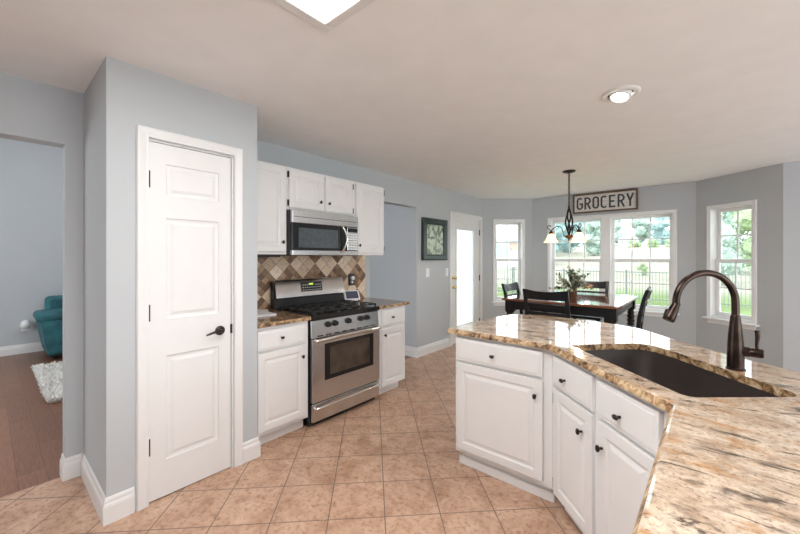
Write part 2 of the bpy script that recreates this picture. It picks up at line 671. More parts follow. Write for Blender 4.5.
def copy_tree(src, parent=None):
    kids = [c for c in COL.objects if c.parent == src]
    c = src.copy()
    COL.objects.link(c)
    c.parent = parent
    for k in kids:
        copy_tree(k, c)
    return c


def struct(o, label=None, cat=None):
    return tag(o, label, cat, kind='structure')


# ------------------------------------------------------------------ setting
H = 2.44
XW = -3.03            # range wall plane
BAY = [(-3.03, 5.79), (-2.345, 6.38), (-.08, 6.38), (.67, 5.765)]

struct(MB().box(-3.09, 3.3, -2.6, 6.7, -.12, 0).obj('floor', 'tile'), 'square terracotta floor tiles laid diagonally', 'floor')
struct(MB().box(-7.7, -3.09, -2.6, 4.1, -.12, 0).obj('floor_wood', 'plank'), 'brown hardwood floor of the room through the left opening', 'floor')
struct(MB().box(-3.03, 3.3, -2.46, 6.7, H, H + .15).obj('ceiling', 'ceil'), 'warm white textured ceiling', 'ceiling')
HS = 3.7
struct(MB().box(-7.7, -3.03, -2.6, 4.1, HS, HS + .12).obj('ceiling_side', 'ceil'), 'high ceiling of the room through the left opening', 'ceiling')


def wall_strip(mb, L0, L1, t, holes, h=H, base=0.0):
    """wall in local coords: x along, inner face y=0, outwards +y"""
    xs = sorted({L0, L1, *[v for hh in holes for v in hh[:2]]})
    for a, b_ in zip(xs, xs[1:]):
        hs = [hh for hh in holes if hh[0] <= a + 1e-6 and hh[1] >= b_ - 1e-6]
        z = base
        for hh in sorted(hs, key=lambda q: q[2]):
            if hh[2] > z + 1e-6:
                mb.box(a, b_, 0, t, z, hh[2])
            z = hh[3]
        if z < h - 1e-6:
            mb.box(a, b_, 0, t, z, h)
    return mb


def loc_mat(p, rz):
    return Matrix.Translation((p[0], p[1], 0)) @ Matrix.Rotation(rz, 4, 'Z')


# wall on the range side: local x = world y, rot +90
DOOR2 = (4.79, 5.73, 0, 2.07)
mb = wall_strip(MB(), -2.6, 5.79, .12, [(-1.6, .325, 0, 2.095), (2.985, 3.893, 0, 2.09), DOOR2], HS)
mb.xf(loc_mat((XW, 0), R(90)))
struct(mb.obj('wall_left', 'wall'), 'blue grey wall behind the range with openings and patio door', 'wall')

# pantry box
PX, PY0, PY1 = -2.37, .411, 1.236
mb = wall_strip(MB(), PY0, PY1, .10, [(.585, 1.066, 0, 2.05)]).xf(loc_mat((PX, 0), R(90)))
mb.box(XW, PX - .10, PY0, PY0 + .1, 0, H)
mb.box(XW, PX - .10, PY1 - .1, PY1, 0, H)
struct(mb.obj('wall_pantry', 'wall'), 'blue grey walls of the boxed-out corner pantry', 'wall')

# bay walls
bdir = [(Vector(b) - Vector(a)) for a, b in zip(BAY, BAY[1:])]
blen = [d.length for d in bdir]
brot = [math.atan2(d.y, d.x) for d in bdir]
WINZ = (.60, 2.075)
LW = (.203, .776)     # left bay window along the wall
RW = (.15, .722)
CW = (.277, 2.057)    # double window, measured along the centre wall
for i, (nm, hs, lb) in enumerate((
        ('wall_bay_left', [(LW[0] + .03, LW[1] - .03, WINZ[0], WINZ[1] - .03)], 'angled left wall of the breakfast bay'),
        ('wall_bay_back', [(CW[0] + .03, CW[1] - .03, WINZ[0], WINZ[1] - .03)], 'back wall of the breakfast bay under the sign'),
        ('wall_bay_right', [(RW[0] + .03, RW[1] - .03, WINZ[0], WINZ[1] - .03)], 'angled right wall of the breakfast bay'))):
    mb = wall_strip(MB(), 0, blen[i], .16, hs).xf(loc_mat(BAY[i], brot[i]))
    struct(mb.obj(nm, 'wall'), lb, 'wall')
# wall to the right of the bay, walls out of frame with big window openings for daylight
mb = wall_strip(MB(), .67, 3.3, .16, [])
mb.xf(loc_mat((0, 5.765), 0))
struct(mb.obj('wall_back', 'wall'), 'blue grey wall right of the bay', 'wall')
mb = wall_strip(MB(), -5.9, 2.6, .14, [(-5.0, -3.2, .5, 2.15), (-2.6, 1.0, .05, 2.15)]).xf(loc_mat((3.1, 0), R(-90)))
struct(mb.obj('wall_right', 'wall'), 'right side wall out of view', 'wall')
mb = wall_strip(MB(), -3.3, 7.7, .14, [(3.8, 6.6, .6, 2.4)], HS).xf(loc_mat((0, -2.46), R(180)))
struct(mb.obj('wall_front', 'wall'), 'wall behind the viewpoint', 'wall')
# side room
struct(MB().box(-7.64, -7.5, -2.46, 4.04, 0, HS).obj('wall_far', 'wall'), 'blue grey wall behind the teal sofa', 'wall')
struct(MB().box(-7.5, -3.15, 3.893, 4.04, 0, HS).obj('wall_hall', 'wall'), 'bluish hall wall seen through the opening beyond the range', 'wall')

# ---- baseboards
BB = [(0, 0), (.016, 0), (.016, .088), (.013, .1), (.009, .106), (.009, .122), (.005, .132), (0, .135)]


def baseboard(mb, pts, side=1):
    """profile swept along a polyline on the floor; wall is on the left (+side) of travel"""
    P = [Vector((p[0], p[1])) for p in pts]
    rings = []
    for i, p in enumerate(P):
        dirs = []
        if i > 0:
            dirs.append((P[i] - P[i - 1]).normalized())
        if i < len(P) - 1:
            dirs.append((P[i + 1] - P[i]).normalized())
        ns = [Vector((d.y, -d.x)) * side for d in dirs]
        n = ns[0] if len(ns) == 1 else (ns[0] + ns[1]) / (1 + ns[0].dot(ns[1]))
        rings.append([(p.x + n.x * u, p.y + n.y * u, z) for u, z in BB])
    mb.loft(rings)
    return mb


def base_obj(name, pts, label, side=1):
    struct(baseboard(MB(), pts, side).obj(name, 'trim'), label, 'baseboard')


base_obj('baseboard_pantry', [(-3.13, .325), (XW, .325), (XW, PY0), (PX, PY0), (PX, .53)], 'white baseboard turning the pantry corner', 1)
base_obj('baseboard_pantry_door', [(PX, 1.128), (PX, PY1), (-2.45, PY1)], 'short white baseboard between pantry door and cabinet', 1)
base_obj('baseboard_left', [(-3.6, 3.893), (XW, 3.893), (XW, 4.715)], 'white baseboard under the framed print', 1)
base_obj('baseboard_bay', [(XW, 5.80), BAY[0], BAY[1], BAY[2], BAY[3], (3.1, 5.765)], 'white baseboard around the breakfast bay', 1)
base_obj('baseboard_far', [(-7.5, -2.4), (-7.5, 3.893), (-3.6, 3.893)], 'white baseboard behind the teal sofa', 1)


# ---- casing frame helper (local, facing -y)
def casing(mb, x0, x1, z0, z1, w, yf=-.02, yb=0.0, bottom=False):
    """stepped door/window casing around an opening x0..x1, up to z1 (outer dims)"""
    prof = [(0, -.010), (.012, -.016), (.2, -.013), (.75, -.020), (.9, -.020), (1, -.012)]  # inner->outer fraction
    # build as mitred loft: path up the left leg, across and down the right
    ring_pts = []
    path = [(x0 + w, z0, -1, 0), (x0 + w, z1 - w, -1, 1), (x1 - w, z1 - w, 1, 1), (x1 - w, z0, 1, 0)]
    rings = []
    for px_, pz_, sx, sz in path:
        ring = []
        for f, y in prof:
            ring.append((px_ + sx * f * w, y, pz_ + sz * f * w))
        ring.append((px_ + sx * w, yb, pz_ + sz * w))
        ring.append((px_, yb, pz_))
        rings.append(ring)
    mb.loft(rings)
    return mb


# ---- pantry door (structure): local x = world y
d1 = struct(thing('door_1', (PX, 0, 0), R(90)), 'white three-panel pantry door with bronze lever', 'door')
casing(MB(), .538, 1.128, 0, 2.118, .057).obj('trim', 'trim', d1)
MB().box(.585, .592, .0, .10, 0, 2.05).box(1.059, 1.066, 0, .10, 0, 2.05).box(.585, 1.066, 0, .10, 2.047, 2.05).obj('jamb', 'trim', d1)
MB().panel(.597, 1.054, .008, 2.043, .004, .039,
           [(.683, .979, 1.747, 1.93), (.683, .979, 1.03, 1.617), (.683, .979, .216, .818)],
           [(.004, .007), (.014, .009), (.022, .009), (.040, .002)]).obj('slab', 'door', d1)
for z in (1.83, 1.076, .32):
    MB().box(.588, .604, -.004, .004, z - .045, z + .045).lathe([(.006, -.047), (.006, .047)], (.597, -.006, z), 10).obj('hinge', 'bronze', d1)
hb = MB().lathe([(.030, 0), (.030, .006), (.022, .012), (.010, .016), (.010, .045)], (.985, .004, .918), 20, (0, -1, 0))
hb.tube([(.985, -.042, .918), (.965, -.048, .922), (.935, -.050, .922), (.905, -.048, .914), (.885, -.044, .908)], [.009, .009, .008, .007, .005], 10)
hb.obj('handle', 'bronze', d1, smooth=40)
MB().box(1.050, 1.062, -.004, .004, .89, .95).obj('latch_plate', 'bronze', d1)

# ---- patio door
d2 = struct(thing('door_2', (XW, 0, 0), R(90)), 'white patio door with one tall glass lite and brass knobs', 'door')
casing(MB(), 4.725, 5.79, 0, 2.117, .065).obj('trim', 'trim', d2)
MB().box(4.79, 4.797, 0, .12, 0, 2.07).box(5.723, 5.73, 0, .12, 0, 2.07).box(4.79, 5.73, 0, .12, 2.063, 2.07).obj('jamb', 'trim', d2)
fr = MB().box(4.80, 4.945, .01, .055, .01, 2.06).box(5.52, 5.72, .01, .055, .01, 2.06)
fr.box(4.945, 5.52, .01, .055, .01, .27).box(4.945, 5.52, .01, .055, 1.858, 2.06)
fr.obj('slab', 'door', d2)
b_ = MB()
for (a, c_, e, f) in ((4.93, 4.962, .255, 1.873), (5.503, 5.535, .255, 1.873), (4.962, 5.503, .255, .287), (4.962, 5.503, 1.841, 1.873)):
    b_.box(a, c_, .002, .012, e, f)
b_.obj('lite_frame', 'trim', d2, bevel=.004)
MB().box(4.945, 5.52, .018, .021, .27, 1.858).obj('glass', 'glass', d2)
bs = MB()
zz = .285
while zz < 1.845:
    bs.loft([[(4.95, .034, zz - .0085), (5.515, .034, zz - .0085), (5.515, .0345, zz - .0085), (4.95, .0345, zz - .0085)],
             [(4.95, .028, zz + .0085), (5.515, .028, zz + .0085), (5.515, .0285, zz + .0085), (4.95, .0285, zz + .0085)]])
    zz += .0155
bs.obj('added_blind', 'added_blind', d2)  # slats added behind the glass so the lite turns bright white
for z, r_ in ((1.066, .026), (.917, .026)):
    k = MB().lathe([(.028, 0), (.028, .005), (.014, .009), (.010, .03), (.020, .036), (.026, .05), (.02, .062), (.004, .066)], (4.845, .01, z), 16, (0, -1, 0))
    k.obj('deadbolt' if z > 1 else 'knob', 'brass', d2, smooth=40)
for z in (1.83, 1.03, .26):
    MB().box(5.715, 5.729, -.004, .010, z - .05, z + .05).obj('hinge', 'bronze', d2)


# ---- windows
def sash(parent, x0, x1, z0, z1, y, rail=.045, cols=2, rows=2, name='sash'):
    mb = MB()
    mb.box(x0, x0 + rail, y, y + .03, z0, z1).box(x1 - rail, x1, y, y + .03, z0, z1)
    mb.box(x0 + rail, x1 - rail, y, y + .03, z0, z0 + rail).box(x0 + rail, x1 - rail, y, y + .03, z1 - rail, z1)
    s = mb.obj(name, 'vinyl', parent, bevel=.004)
    mm = MB()
    gx0, gx1, gz0, gz1 = x0 + rail, x1 - rail, z0 + rail, z1 - rail
    for i in range(1, cols):
        x = gx0 + (gx1 - gx0) * i / cols
        mm.box(x - .008, x + .008, y + .008, y + .022, gz0, gz1)
    for j in range(1, rows):
        z = gz0 + (gz1 - gz0) * j / rows
        mm.box(gx0, gx1, y + .009, y + .021, z - .008, z + .008)
    mm.obj('muntin', 'vinyl', s)
    MB().box(gx0 - .005, gx1 + .005, y + .013, y + .017, gz0 - .005, gz1 + .005).obj('glass', 'glass', s)
    return s


def window(name, origin, rz, x0, x1, units, label, cols):
    w = struct(thing(name, (origin[0], origin[1], 0), rz), label, 'window')
    z0, z1 = .60, 2.075
    cw = .05
    mb = casing(MB(), x0, x1, z0, z1, cw)
    mb.obj('trim', 'vinyl', w)
    # jamb liner
    j = MB()
    j.box(x0 + .03, x0 + .05, 0, .15, z0, z1 - .03).box(x1 - .05, x1 - .03, 0, .15, z0, z1 - .03)
    j.box(x0 + .05, x1 - .05, 0, .15, z1 - .05, z1 - .03).box(x0 + .05, x1 - .05, 0, .15, z0, z0 + .03)
    for a, b2 in zip(units, units[1:]):
        j.box(a[1], b2[0], -.012, .15, z0 + .03, z1 - .05)
    j.obj('frame', 'vinyl', w)
    MB().box(x0 - .03, x1 + .03, -.055, .005, z0 - .024, z0).obj('sill', 'vinyl', w, bevel=.006)
    MB().box(x0 + .01, x1 - .01, -.014, 0, z0 - .075, z0 - .024).obj('apron', 'vinyl', w, bevel=.004)
    for a, b2 in units:
        sash(w, a, b2, 1.318, z1 - .05, .100, .042, cols, 2, 'upper_sash')
        sash(w, a, b2, z0 + .03, 1.368, .066, .048, cols, 2, 'lower_sash')
        MB().box((a + b2) / 2 - .03, (a + b2) / 2 + .03, .056, .066, 1.352, 1.366).obj('latch', 'vinyl', w)
    return w


window('window_1', BAY[0], brot[0], LW[0], LW[1], [(LW[0] + .05, LW[1] - .05)], 'narrow bay window left of the table', 2)
window('window_2', BAY[1], brot[1], CW[0], CW[1], [(CW[0] + .05, 1.112), (1.232, CW[1] - .05)], 'double window on the back wall of the bay below the sign', 3)
window('window_3', BAY[2], brot[2], RW[0], RW[1], [(RW[0] + .05, RW[1] - .05)], 'narrow bay window behind the faucet', 2)

# ---- ceiling light panel
cp = thing('ceiling_light', (-.718, .42, H), 0, 'square white fluorescent ceiling panel with bright diffuser above the kitchen', 'ceiling light')
S2 = .61
f = MB()
for (a, b2, c_, d_) in ((-S2, -S2 + .045, -S2, S2), (S2 - .045, S2, -S2, S2), (-S2 + .045, S2 - .045, -S2, -S2 + .045), (-S2 + .045, S2 - .045, S2 - .045, S2)):
    f.box(a, b2, c_, d_, -.012, 0)
f.obj('frame', 'trim', cp, bevel=.004)
MB().box(-S2 + .045, S2 - .045, -S2 + .045, S2 - .045, -.006, -.001).obj('diffuser', 'diffuser', cp)
area('ceiling_panel_lamp', (-.718, .42, H - .04), (0, 0, 0), 1.1, 1.1, PANEL_W, (.985, .985, 1))

# ---- recessed eyeball light
rl = thing('recessed_light', (-.405, 2.645, H), 0, 'round white recessed eyeball light in the ceiling above the peninsula', 'ceiling light')
MB().lathe([(.108, 0), (.108, -.004), (.098, -.012), (.074, -.010), (.072, 0)], n=36, cap=False).obj('trim_ring', 'trim', rl, smooth=40)
MB().lathe([(.073, -.001), (.001, -.001)], n=30, cap=False).obj('recess_shade', 'shadow_gap', rl)  # flat near-black disc, shade of the gap put into its colour
ax = Vector((-.15, -.30, -1)).normalized()
e = MB().lathe([(.062, -.005), (.062, .012), (.058, .024), (.050, .028), (.048, .022)], (0, 0, -.003), 28, ax, cap=False)
e.obj('eyeball', 'trim', rl, smooth=40)
MB().lathe([(.049, .016), (.044, .025), (.025, .031), (.001, .033)], (0, 0, -.003), 24, ax).obj('bulb', 'flood', rl, smooth=60)
sp = bpy.data.lights.new('recessed_lamp', 'SPOT')
sp.energy = 22
sp.spot_size = R(120)
sp.spot_blend = .8
sp.shadow_soft_size = .05
sp.color = (1, .93, .84)
so = bpy.data.objects.new('recessed_lamp', sp)
COL.objects.link(so)
so.location = (-.42, 2.62, H - .06)

# added fill light brightening the side room, no fixture (out of frame)
area('side_room_fill', (-5.2, 1.0, HS - .04), (0, 0, 0), .9, .9, SIDE_FILL_W, (.95, .97, 1))

# backsplash
struct(MB().box(XW, XW + .008, PY1, 2.905, .915, 1.42).obj('trim_backsplash', 'splash'), 'diamond travertine tile backsplash behind the range', 'backsplash')


# ------------------------------------------------------------------ cabinets
def knob_mb(x, z, y, wide=False):
    mb = MB()
    rings = []
    for h, rx, rz_ in ((0, .006, .006), (.012, .005, .005), (.016, .013, .009), (.022, .016, .011), (.027, .012, .008), (.029, .004, .003)):
        if not wide:
            rx, rz_ = rz_, rx
        rings.append([(x + rx * math.cos(2 * PI * k / 14), y - h, z + rz_ * math.sin(2 * PI * k / 14)) for k in range(14)])
    mb.loft(rings)
    return mb


CSTEP = [(.003, .006), (.010, .007), (.016, .007), (.034, .001)]


def cab_door(parent, x0, x1, z0, z1, yf, knob=None, hinge=None, fw=.05, name='door', hm='bronze'):
    mb = MB().panel(x0, x1, z0, z1, yf, yf + .019, [(x0 + fw, x1 - fw, z0 + fw, z1 - fw)], CSTEP)
    d = mb.obj(name, 'cab', parent, bevel=.003)
    if knob:
        knob_mb(knob[0], knob[1], yf).obj('knob', 'bronze', d, smooth=50)
    if hinge:
        hx, zs = hinge
        for hz_ in zs:
            MB().box(hx - .006, hx + .006, yf + .002, yf + .018, hz_ - .026, hz_ + .026).obj('hinge', hm, d)
    return d


def cab_drawer(parent, x0, x1, z0, z1, yf, knob):
    mb = MB().panel(x0, x1, z0, z1, yf, yf + .019, [(x0 + .012, x1 - .012, z0 + .012, z1 - .012)], [(.006, -.003)])
    d = mb.obj('drawer', 'cab', parent, bevel=.003)
    knob_mb(knob[0], knob[1], yf - .003, True).obj('knob', 'bronze', d, smooth=50)
    return d


# left of range (local x = world y, origin at front plane of the face frame)
FX = -2.43
cl = thing('base_cabinet', (FX, 0, 0), R(90), 'white base cabinet between pantry and range', 'cabinet', None)
MB().box(PY1 + .006, 1.694, 0, .585, .1, .884).box(PY1 + .006, 1.694, .075, .585, 0, .1).obj('body', 'cab', cl)
MB().box(PY1 + .006, 1.694, .060, .075, 0, .07).obj('toe_molding', 'trim', cl, bevel=.008)
cab_drawer(cl, 1.262, 1.66, .713, .858, -.019, (1.446, .79))
cab_door(cl, 1.262, 1.66, .128, .697, -.019, (1.628, .608))

cr = thing('base_cabinet', (FX, 0, 0), R(90), 'narrow white base cabinet right of the range', 'cabinet', None)
MB().box(2.508, 2.915, 0, .585, .1, .884).box(2.508, 2.875, .075, .585, 0, .1).obj('body', 'cab', cr)
MB().box(2.508, 2.883, .060, .075, 0, .07).obj('toe_molding', 'trim', cr, bevel=.008)
cab_drawer(cr, 2.548, 2.898, .705, .866, -.019, (2.69, .785))
cab_door(cr, 2.548, 2.898, .105, .675, -.019, (2.58, .616))


def counter_straight(name, y0, y1, label):
    mb = MB().box(XW + .001, -2.395, y0, y1, .885, .916)
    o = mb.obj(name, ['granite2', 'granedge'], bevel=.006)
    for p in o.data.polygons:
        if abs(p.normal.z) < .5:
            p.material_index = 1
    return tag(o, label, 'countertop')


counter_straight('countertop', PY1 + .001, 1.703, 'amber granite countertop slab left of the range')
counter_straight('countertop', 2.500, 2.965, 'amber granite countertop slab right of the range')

# uppers
UX = -2.70


def upper(y0, y1, z0, z1, label):
    u = thing('wall_cabinet', (UX, 0, 0), R(90), label, 'wall cabinet')
    MB().box(y0 + .001, y1 - .001, 0, .328, z0, z1).obj('body', 'cab', u)
    return u


UT = 2.163
ul = upper(PY1, 1.668, 1.415, UT, 'tall white wall cabinet beside the pantry wall')
cab_door(ul, PY1 + .03, 1.648, 1.437, 2.143, -.019, (1.618, 1.518))
um = upper(1.668, 2.425, 1.802, UT, 'short white two-door wall cabinet above the microwave')
cab_door(um, 1.686, 2.036, 1.817, 2.140, -.019, (2.003, 1.895), (1.679, (2.10, 1.857)))
cab_door(um, 2.066, 2.404, 1.817, 2.140, -.019, (2.10, 1.893), (2.411, (2.10, 1.857)))
ur = upper(2.425, 2.872, 1.415, UT, 'tall white wall cabinet right of the microwave')
cab_door(ur, 2.450, 2.860, 1.437, 2.143, -.019, (2.487, 1.513), (2.866, (2.10, 1.485)))
ub = MB().box(-2.98, -2.78, 1.27, 1.66, 1.393, 1.4145).obj('under_cabinet_light', 'blackplastic', bevel=.004)
tag(ub, 'slim black light bar under the wall cabinet beside the pantry', 'light')

# ------------------------------------------------------------------ range (local x = world y; front face y=0 at X=-2.405)
RX = -2.405
rg = thing('range', (RX, 0, 0), R(90), 'stainless steel gas range with black grates', 'range')
Y0, Y1 = 1.712, 2.494
MB().box(Y0, Y1, .02, .60, .045, .90).obj('body', 'black', rg, bevel=.003)
MB().box(Y0 + .01, Y1 - .01, .05, .58, 0, .045).obj('toe_base', 'blackplastic', rg)


def bow_handle(x0, x1, z, out, r, nm, par, y=0.0):
    pts = [(x0, y + .004, z)]
    for i in range(17):
        t = i / 16
        pts.append((x0 + (x1 - x0) * t, y - .018 - out * math.sin(PI * t) ** .6, z + .012 * math.sin(PI * t)))
    pts.append((x1, y + .004, z))
    MB().tube(pts, r, 10).obj(nm, 'steelbright', par, smooth=50)


dr = MB().box(Y0 + .006, Y1 - .006, -.008, .02, .048, .196).obj('drawer', 'steel', rg, bevel=.006)
bow_handle(Y0 + .03, Y1 - .03, .160, .024, .0135, 'handle', dr, -.008)
WY0, WY1, WZ0, WZ1 = 1.835, 2.405, .368, .672
od = MB()
for (a, b2, c_, d_) in ((Y0 + .004, WY0, .206, .722), (WY1, Y1 - .004, .206, .722), (WY0, WY1, .206, WZ0), (WY0, WY1, WZ1, .722)):
    od.box(a, b2, -.012, .02, c_, d_)
od = od.obj('oven_door', 'steel', rg)
wf = MB()
for (a, b2, c_, d_) in ((WY0, WY0 + .055, WZ0, WZ1), (WY1 - .045, WY1, WZ0, WZ1), (WY0 + .055, WY1 - .045, WZ0, WZ0 + .035), (WY0 + .055, WY1 - .045, WZ1 - .03, WZ1)):
    wf.box(a, b2, -.0135, .015, c_, d_)
wf.obj('window_frame', 'black', od)
MB().box(WY0 + .055, WY1 - .045, -.010, .004, WZ0 + .035, WZ1 - .03).obj('window', 'darkglass', od)
bow_handle(Y0 + .03, Y1 - .015, .712, .028, .0155, 'handle', od, -.012)
# vent slots over the door
for i in range(8):
    x = Y0 + .06 + i * .087
    MB().box(x, x + .055, -.0035, .01, .738, .746).obj('vent_slot', 'black', rg)
MB().prism([(-.0, .727), (.03, .727), (.03, .872), (.012, .872)], Y0 + .002, Y1 - .002).xf(Matrix(((0, 0, 1, 0), (1, 0, 0, 0), (0, 1, 0, 0), (0, 0, 0, 1)))).obj('control_panel', 'steel', rg, bevel=.003)
for y in (1.880, 1.955, 2.106, 2.257, 2.333):
    k = MB().lathe([(.025, 0), (.025, .008), (.021, .012), (.019, .030), (.014, .033)], (y, .006, .826), 20, (0, -1, .08))
    k.box(y - .003, y + .003, -.033, -.022, .810, .843)
    k.obj('knob', 'black', rg, smooth=40)
ct = MB().box(Y0, Y1, -.012, .52, .876, .918).obj('cooktop', 'black', rg, bevel=.008, seg=3)
# burners
for (bx, by, br) in ((1.89, .13, .045), (1.89, .37, .036), (2.103, .25, .05), (2.316, .13, .036), (2.316, .37, .045)):
    MB().lathe([(br, 0), (br, .008), (br * .8, .010), (br * .8, .017), (br * .5, .019)], (bx, by, .9185), 20).obj('burner', 'iron', rg, smooth=40)
# grates: three
for gi in range(3):
    gx0 = Y0 + .028 + gi * .243
    gx1 = gx0 + .238
    g = MB()
    gy0, gy1, gz = .022, .482, .938
    bar = .006
    for x in (gx0, gx1):
        g.box(x - bar, x + bar, gy0, gy1, gz - .004, gz + .008)
    for y in (gy0, (gy0 + gy1) / 2, gy1):
        g.box(gx0 - bar, gx1 + bar, y - bar, y + bar, gz - .004, gz + .008)
    cx_ = (gx0 + gx1) / 2
    for cy_ in ((gy0 * .75 + gy1 * .25), (gy0 * .25 + gy1 * .75)):
        for sx, sy in ((1, 0), (-1, 0), (0, 1), (0, -1)):
            g.box(*sorted((cx_ + sx * .03 - abs(sy) * bar, cx_ + sx * .115 + abs(sy) * bar)), *sorted((cy_ + sy * .03 - abs(sx) * bar, cy_ + sy * .11 + abs(sx) * bar)), gz - .004, gz + .011)
    for x in (gx0, gx1):
        for y in (gy0, gy1):
            g.box(x - .007, x + .007, y - .007, y + .007, .9185, gz + .004)
    g.obj('grate', 'iron', rg, bevel=.002)
# backguard
BGY = .545
MB().prism([(BGY - .03, .918), (.600, .918), (.600, 1.165), (BGY + .015, 1.165)], Y0 - .022, Y1 + .005).xf(Matrix(((0, 0, 1, 0), (1, 0, 0, 0), (0, 1, 0, 0), (0, 0, 0, 1)))).obj('backguard', 'black', rg, bevel=.004)
prof = [(BGY - .028, 1.012), (BGY - .035, 1.02), (BGY - .008, 1.168), (BGY + .005, 1.182), (BGY + .03, 1.186), (.596, 1.183), (.596, 1.166), (BGY + .012, 1.166)]
MB().prism(prof, Y0 - .010, Y1 + .003).xf(Matrix(((0, 0, 1, 0), (1, 0, 0, 0), (0, 1, 0, 0), (0, 0, 0, 1)))).obj('control_hood', 'steel', rg, smooth=50)


def tilted(y0, y1, z0, z1, off, nm, mat, par):
    """thin plate lying on the sloped face of the backguard"""
    yy = lambda z: BGY - .035 + (z - 1.02) * (.027 / .148) - off
    mb = MB()
    mb.loft([[(y0, yy(z0), z0), (y1, yy(z0), z0), (y1, yy(z1), z1), (y0, yy(z1), z1)],
             [(y0, yy(z0) + off + .002, z0), (y1, yy(z0) + off + .002, z0), (y1, yy(z1) + off + .002, z1), (y0, yy(z1) + off + .002, z1)]])
    return mb.obj(nm, mat, par)


dp = tilted(1.965, 2.21, 1.062, 1.150, .004, 'display_panel', 'black', rg)
tilted(2.055, 2.105, 1.122, 1.140, .006, 'clock_display', 'lcd', dp)
for r_ in range(3):
    for c_ in range(9):
        if 3 <= c_ <= 5 and r_ == 2:
            continue
        y = 1.982 + c_ * .025
        tilted(y, y + .013, 1.072 + r_ * .024, 1.079 + r_ * .024, .0055, 'touch_key', 'steelbright', dp)

# ------------------------------------------------------------------ microwave
MX = -2.625
mw = thing('microwave', (MX, 0, 0), R(90), 'stainless over-the-range microwave with black glass door', 'microwave')
my0, my1 = 1.672, 2.421
MB().box(my0, my1, .03, .40, 1.405, 1.795).obj('body', 'black', mw, bevel=.004)
MB().box(my0 + .002, my1 - .002, -.006, .03, 1.683, 1.793).obj('vent_strip', 'steel', mw, bevel=.006)
vb = MB()
vb.box(my0 + .01, my1 - .01, -.0075, 0, 1.735, 1.739)
vb.obj('vent_line', 'black', mw)
md = MB().box(my0 + .002, 2.275, -.004, .03, 1.455, 1.681).obj('door', 'black', mw, bevel=.004)
MB().box(1.735, 2.165, -.0055, .0, 1.475, 1.645).obj('window', 'mwglass', md)
MB().box(my0 + .002, my1 - .002, -.006, .03, 1.408, 1.453).obj('bottom_strip', 'steel', mw, bevel=.005)
hp = []
for i in range(17):
    t = i / 16
    hp.append((2.205 + .03 * math.sin(PI * t), -.008 - .042 * math.sin(PI * t) ** .7, 1.440 + .25 * t))
MB().tube(hp, .011, 10).obj('handle', 'steelbright', md, smooth=50)
kp = MB().box(2.279, my1 - .004, -.004, .03, 1.455, 1.681).obj('control_panel', 'plate', mw, bevel=.003)
kp.data.materials[0] = M['steelbright']
MB().box(2.285, my1 - .012, -.006, -.0035, 1.635, 1.674).obj('display', 'black', kp)
for r_ in range(7):
    for c_ in range(4):
        y = 2.288 + c_ * .031
        z = 1.466 + r_ * .0235
        MB().box(y, y + .023, -.0055, -.0035, z, z + .013).obj('touch_key', 'plate', kp)

# ------------------------------------------------------------------ small things at the range
ot = thing('outlet', (XW + .008, 2.68, 1.14), R(90), 'black wall outlet on the diamond backsplash with white adapters plugged in', 'outlet')
MB().box(-.043, .043, -.005, 0, -.066, .066).obj('cover_plate', 'blackplastic', ot, bevel=.002)
MB().box(-.016, .016, -.0065, -.005, -.05, .05).obj('socket', 'blackplastic', ot)
pl = thing('power_adapter', (XW + .015, 2.685, 1.158), R(90), 'upper round white power adapter in the black outlet', 'adapter')
MB().lathe([(.022, 0), (.024, .01), (.022, .028), (.015, .032)], (0, 0, 0), 18, (0, -1, 0)).obj('plug_body', 'plate', pl, smooth=40)
pl2 = thing('power_adapter', (XW + .015, 2.678, 1.112), R(90), 'lower small white power adapter in the black outlet', 'adapter')
MB().lathe([(.014, 0), (.016, .008), (.014, .022), (.01, .025)], (0, 0, 0), 18, (0, -1, 0)).obj('plug_body', 'plate', pl2, smooth=40)

sd = thing('smart_display', (-2.925, 2.615, .9165), R(68), 'small white tablet display tilted back on the right range counter', 'smart display')
MB().loft([[(-.06, -.02, 0), (.06, -.02, 0), (.05, .06, 0), (-.05, .06, 0)], [(-.06, -.012, .012), (.06, -.012, .012), (.04, .03, .055), (-.04, .03, .055)]]).obj('stand', 'plate', sd, bevel=.005)
tl = Matrix.Translation((0, -.022, .012)) @ Matrix.Rotation(R(-33), 4, 'X')
MB().box(-.088, .088, 0, .012, 0, .118).xf(tl).obj('bezel', 'plate', sd, bevel=.006, seg=3)
MB().box(-.070, .070, -.0015, .001, .016, .104).xf(tl).obj('screen', 'screen', sd)

for i, (x, y, rz, lb, w_, d_) in enumerate(((-2.86, 1.455, R(84), 'white open magazine lying on the counter left of the range, lower one', .24, .36), (-2.83, 1.475, R(62), 'white folded leaflet lying on top of the magazine left of the range', .17, .30))):
    t = thing('magazine', (x, y, .9165 + i * .0115), rz, lb, 'magazine')
    MB().box(-w_ / 2, w_ / 2, -d_ / 2, d_ / 2, 0, .008 if i == 0 else .003).obj('pages', 'paper', t)
    MB().box(-w_ / 2 - .002, w_ / 2 + .002, -d_ / 2 - .002, d_ / 2 + .002, .008 if i == 0 else .003, .0105 if i == 0 else .0045).obj('cover', 'paper', t)

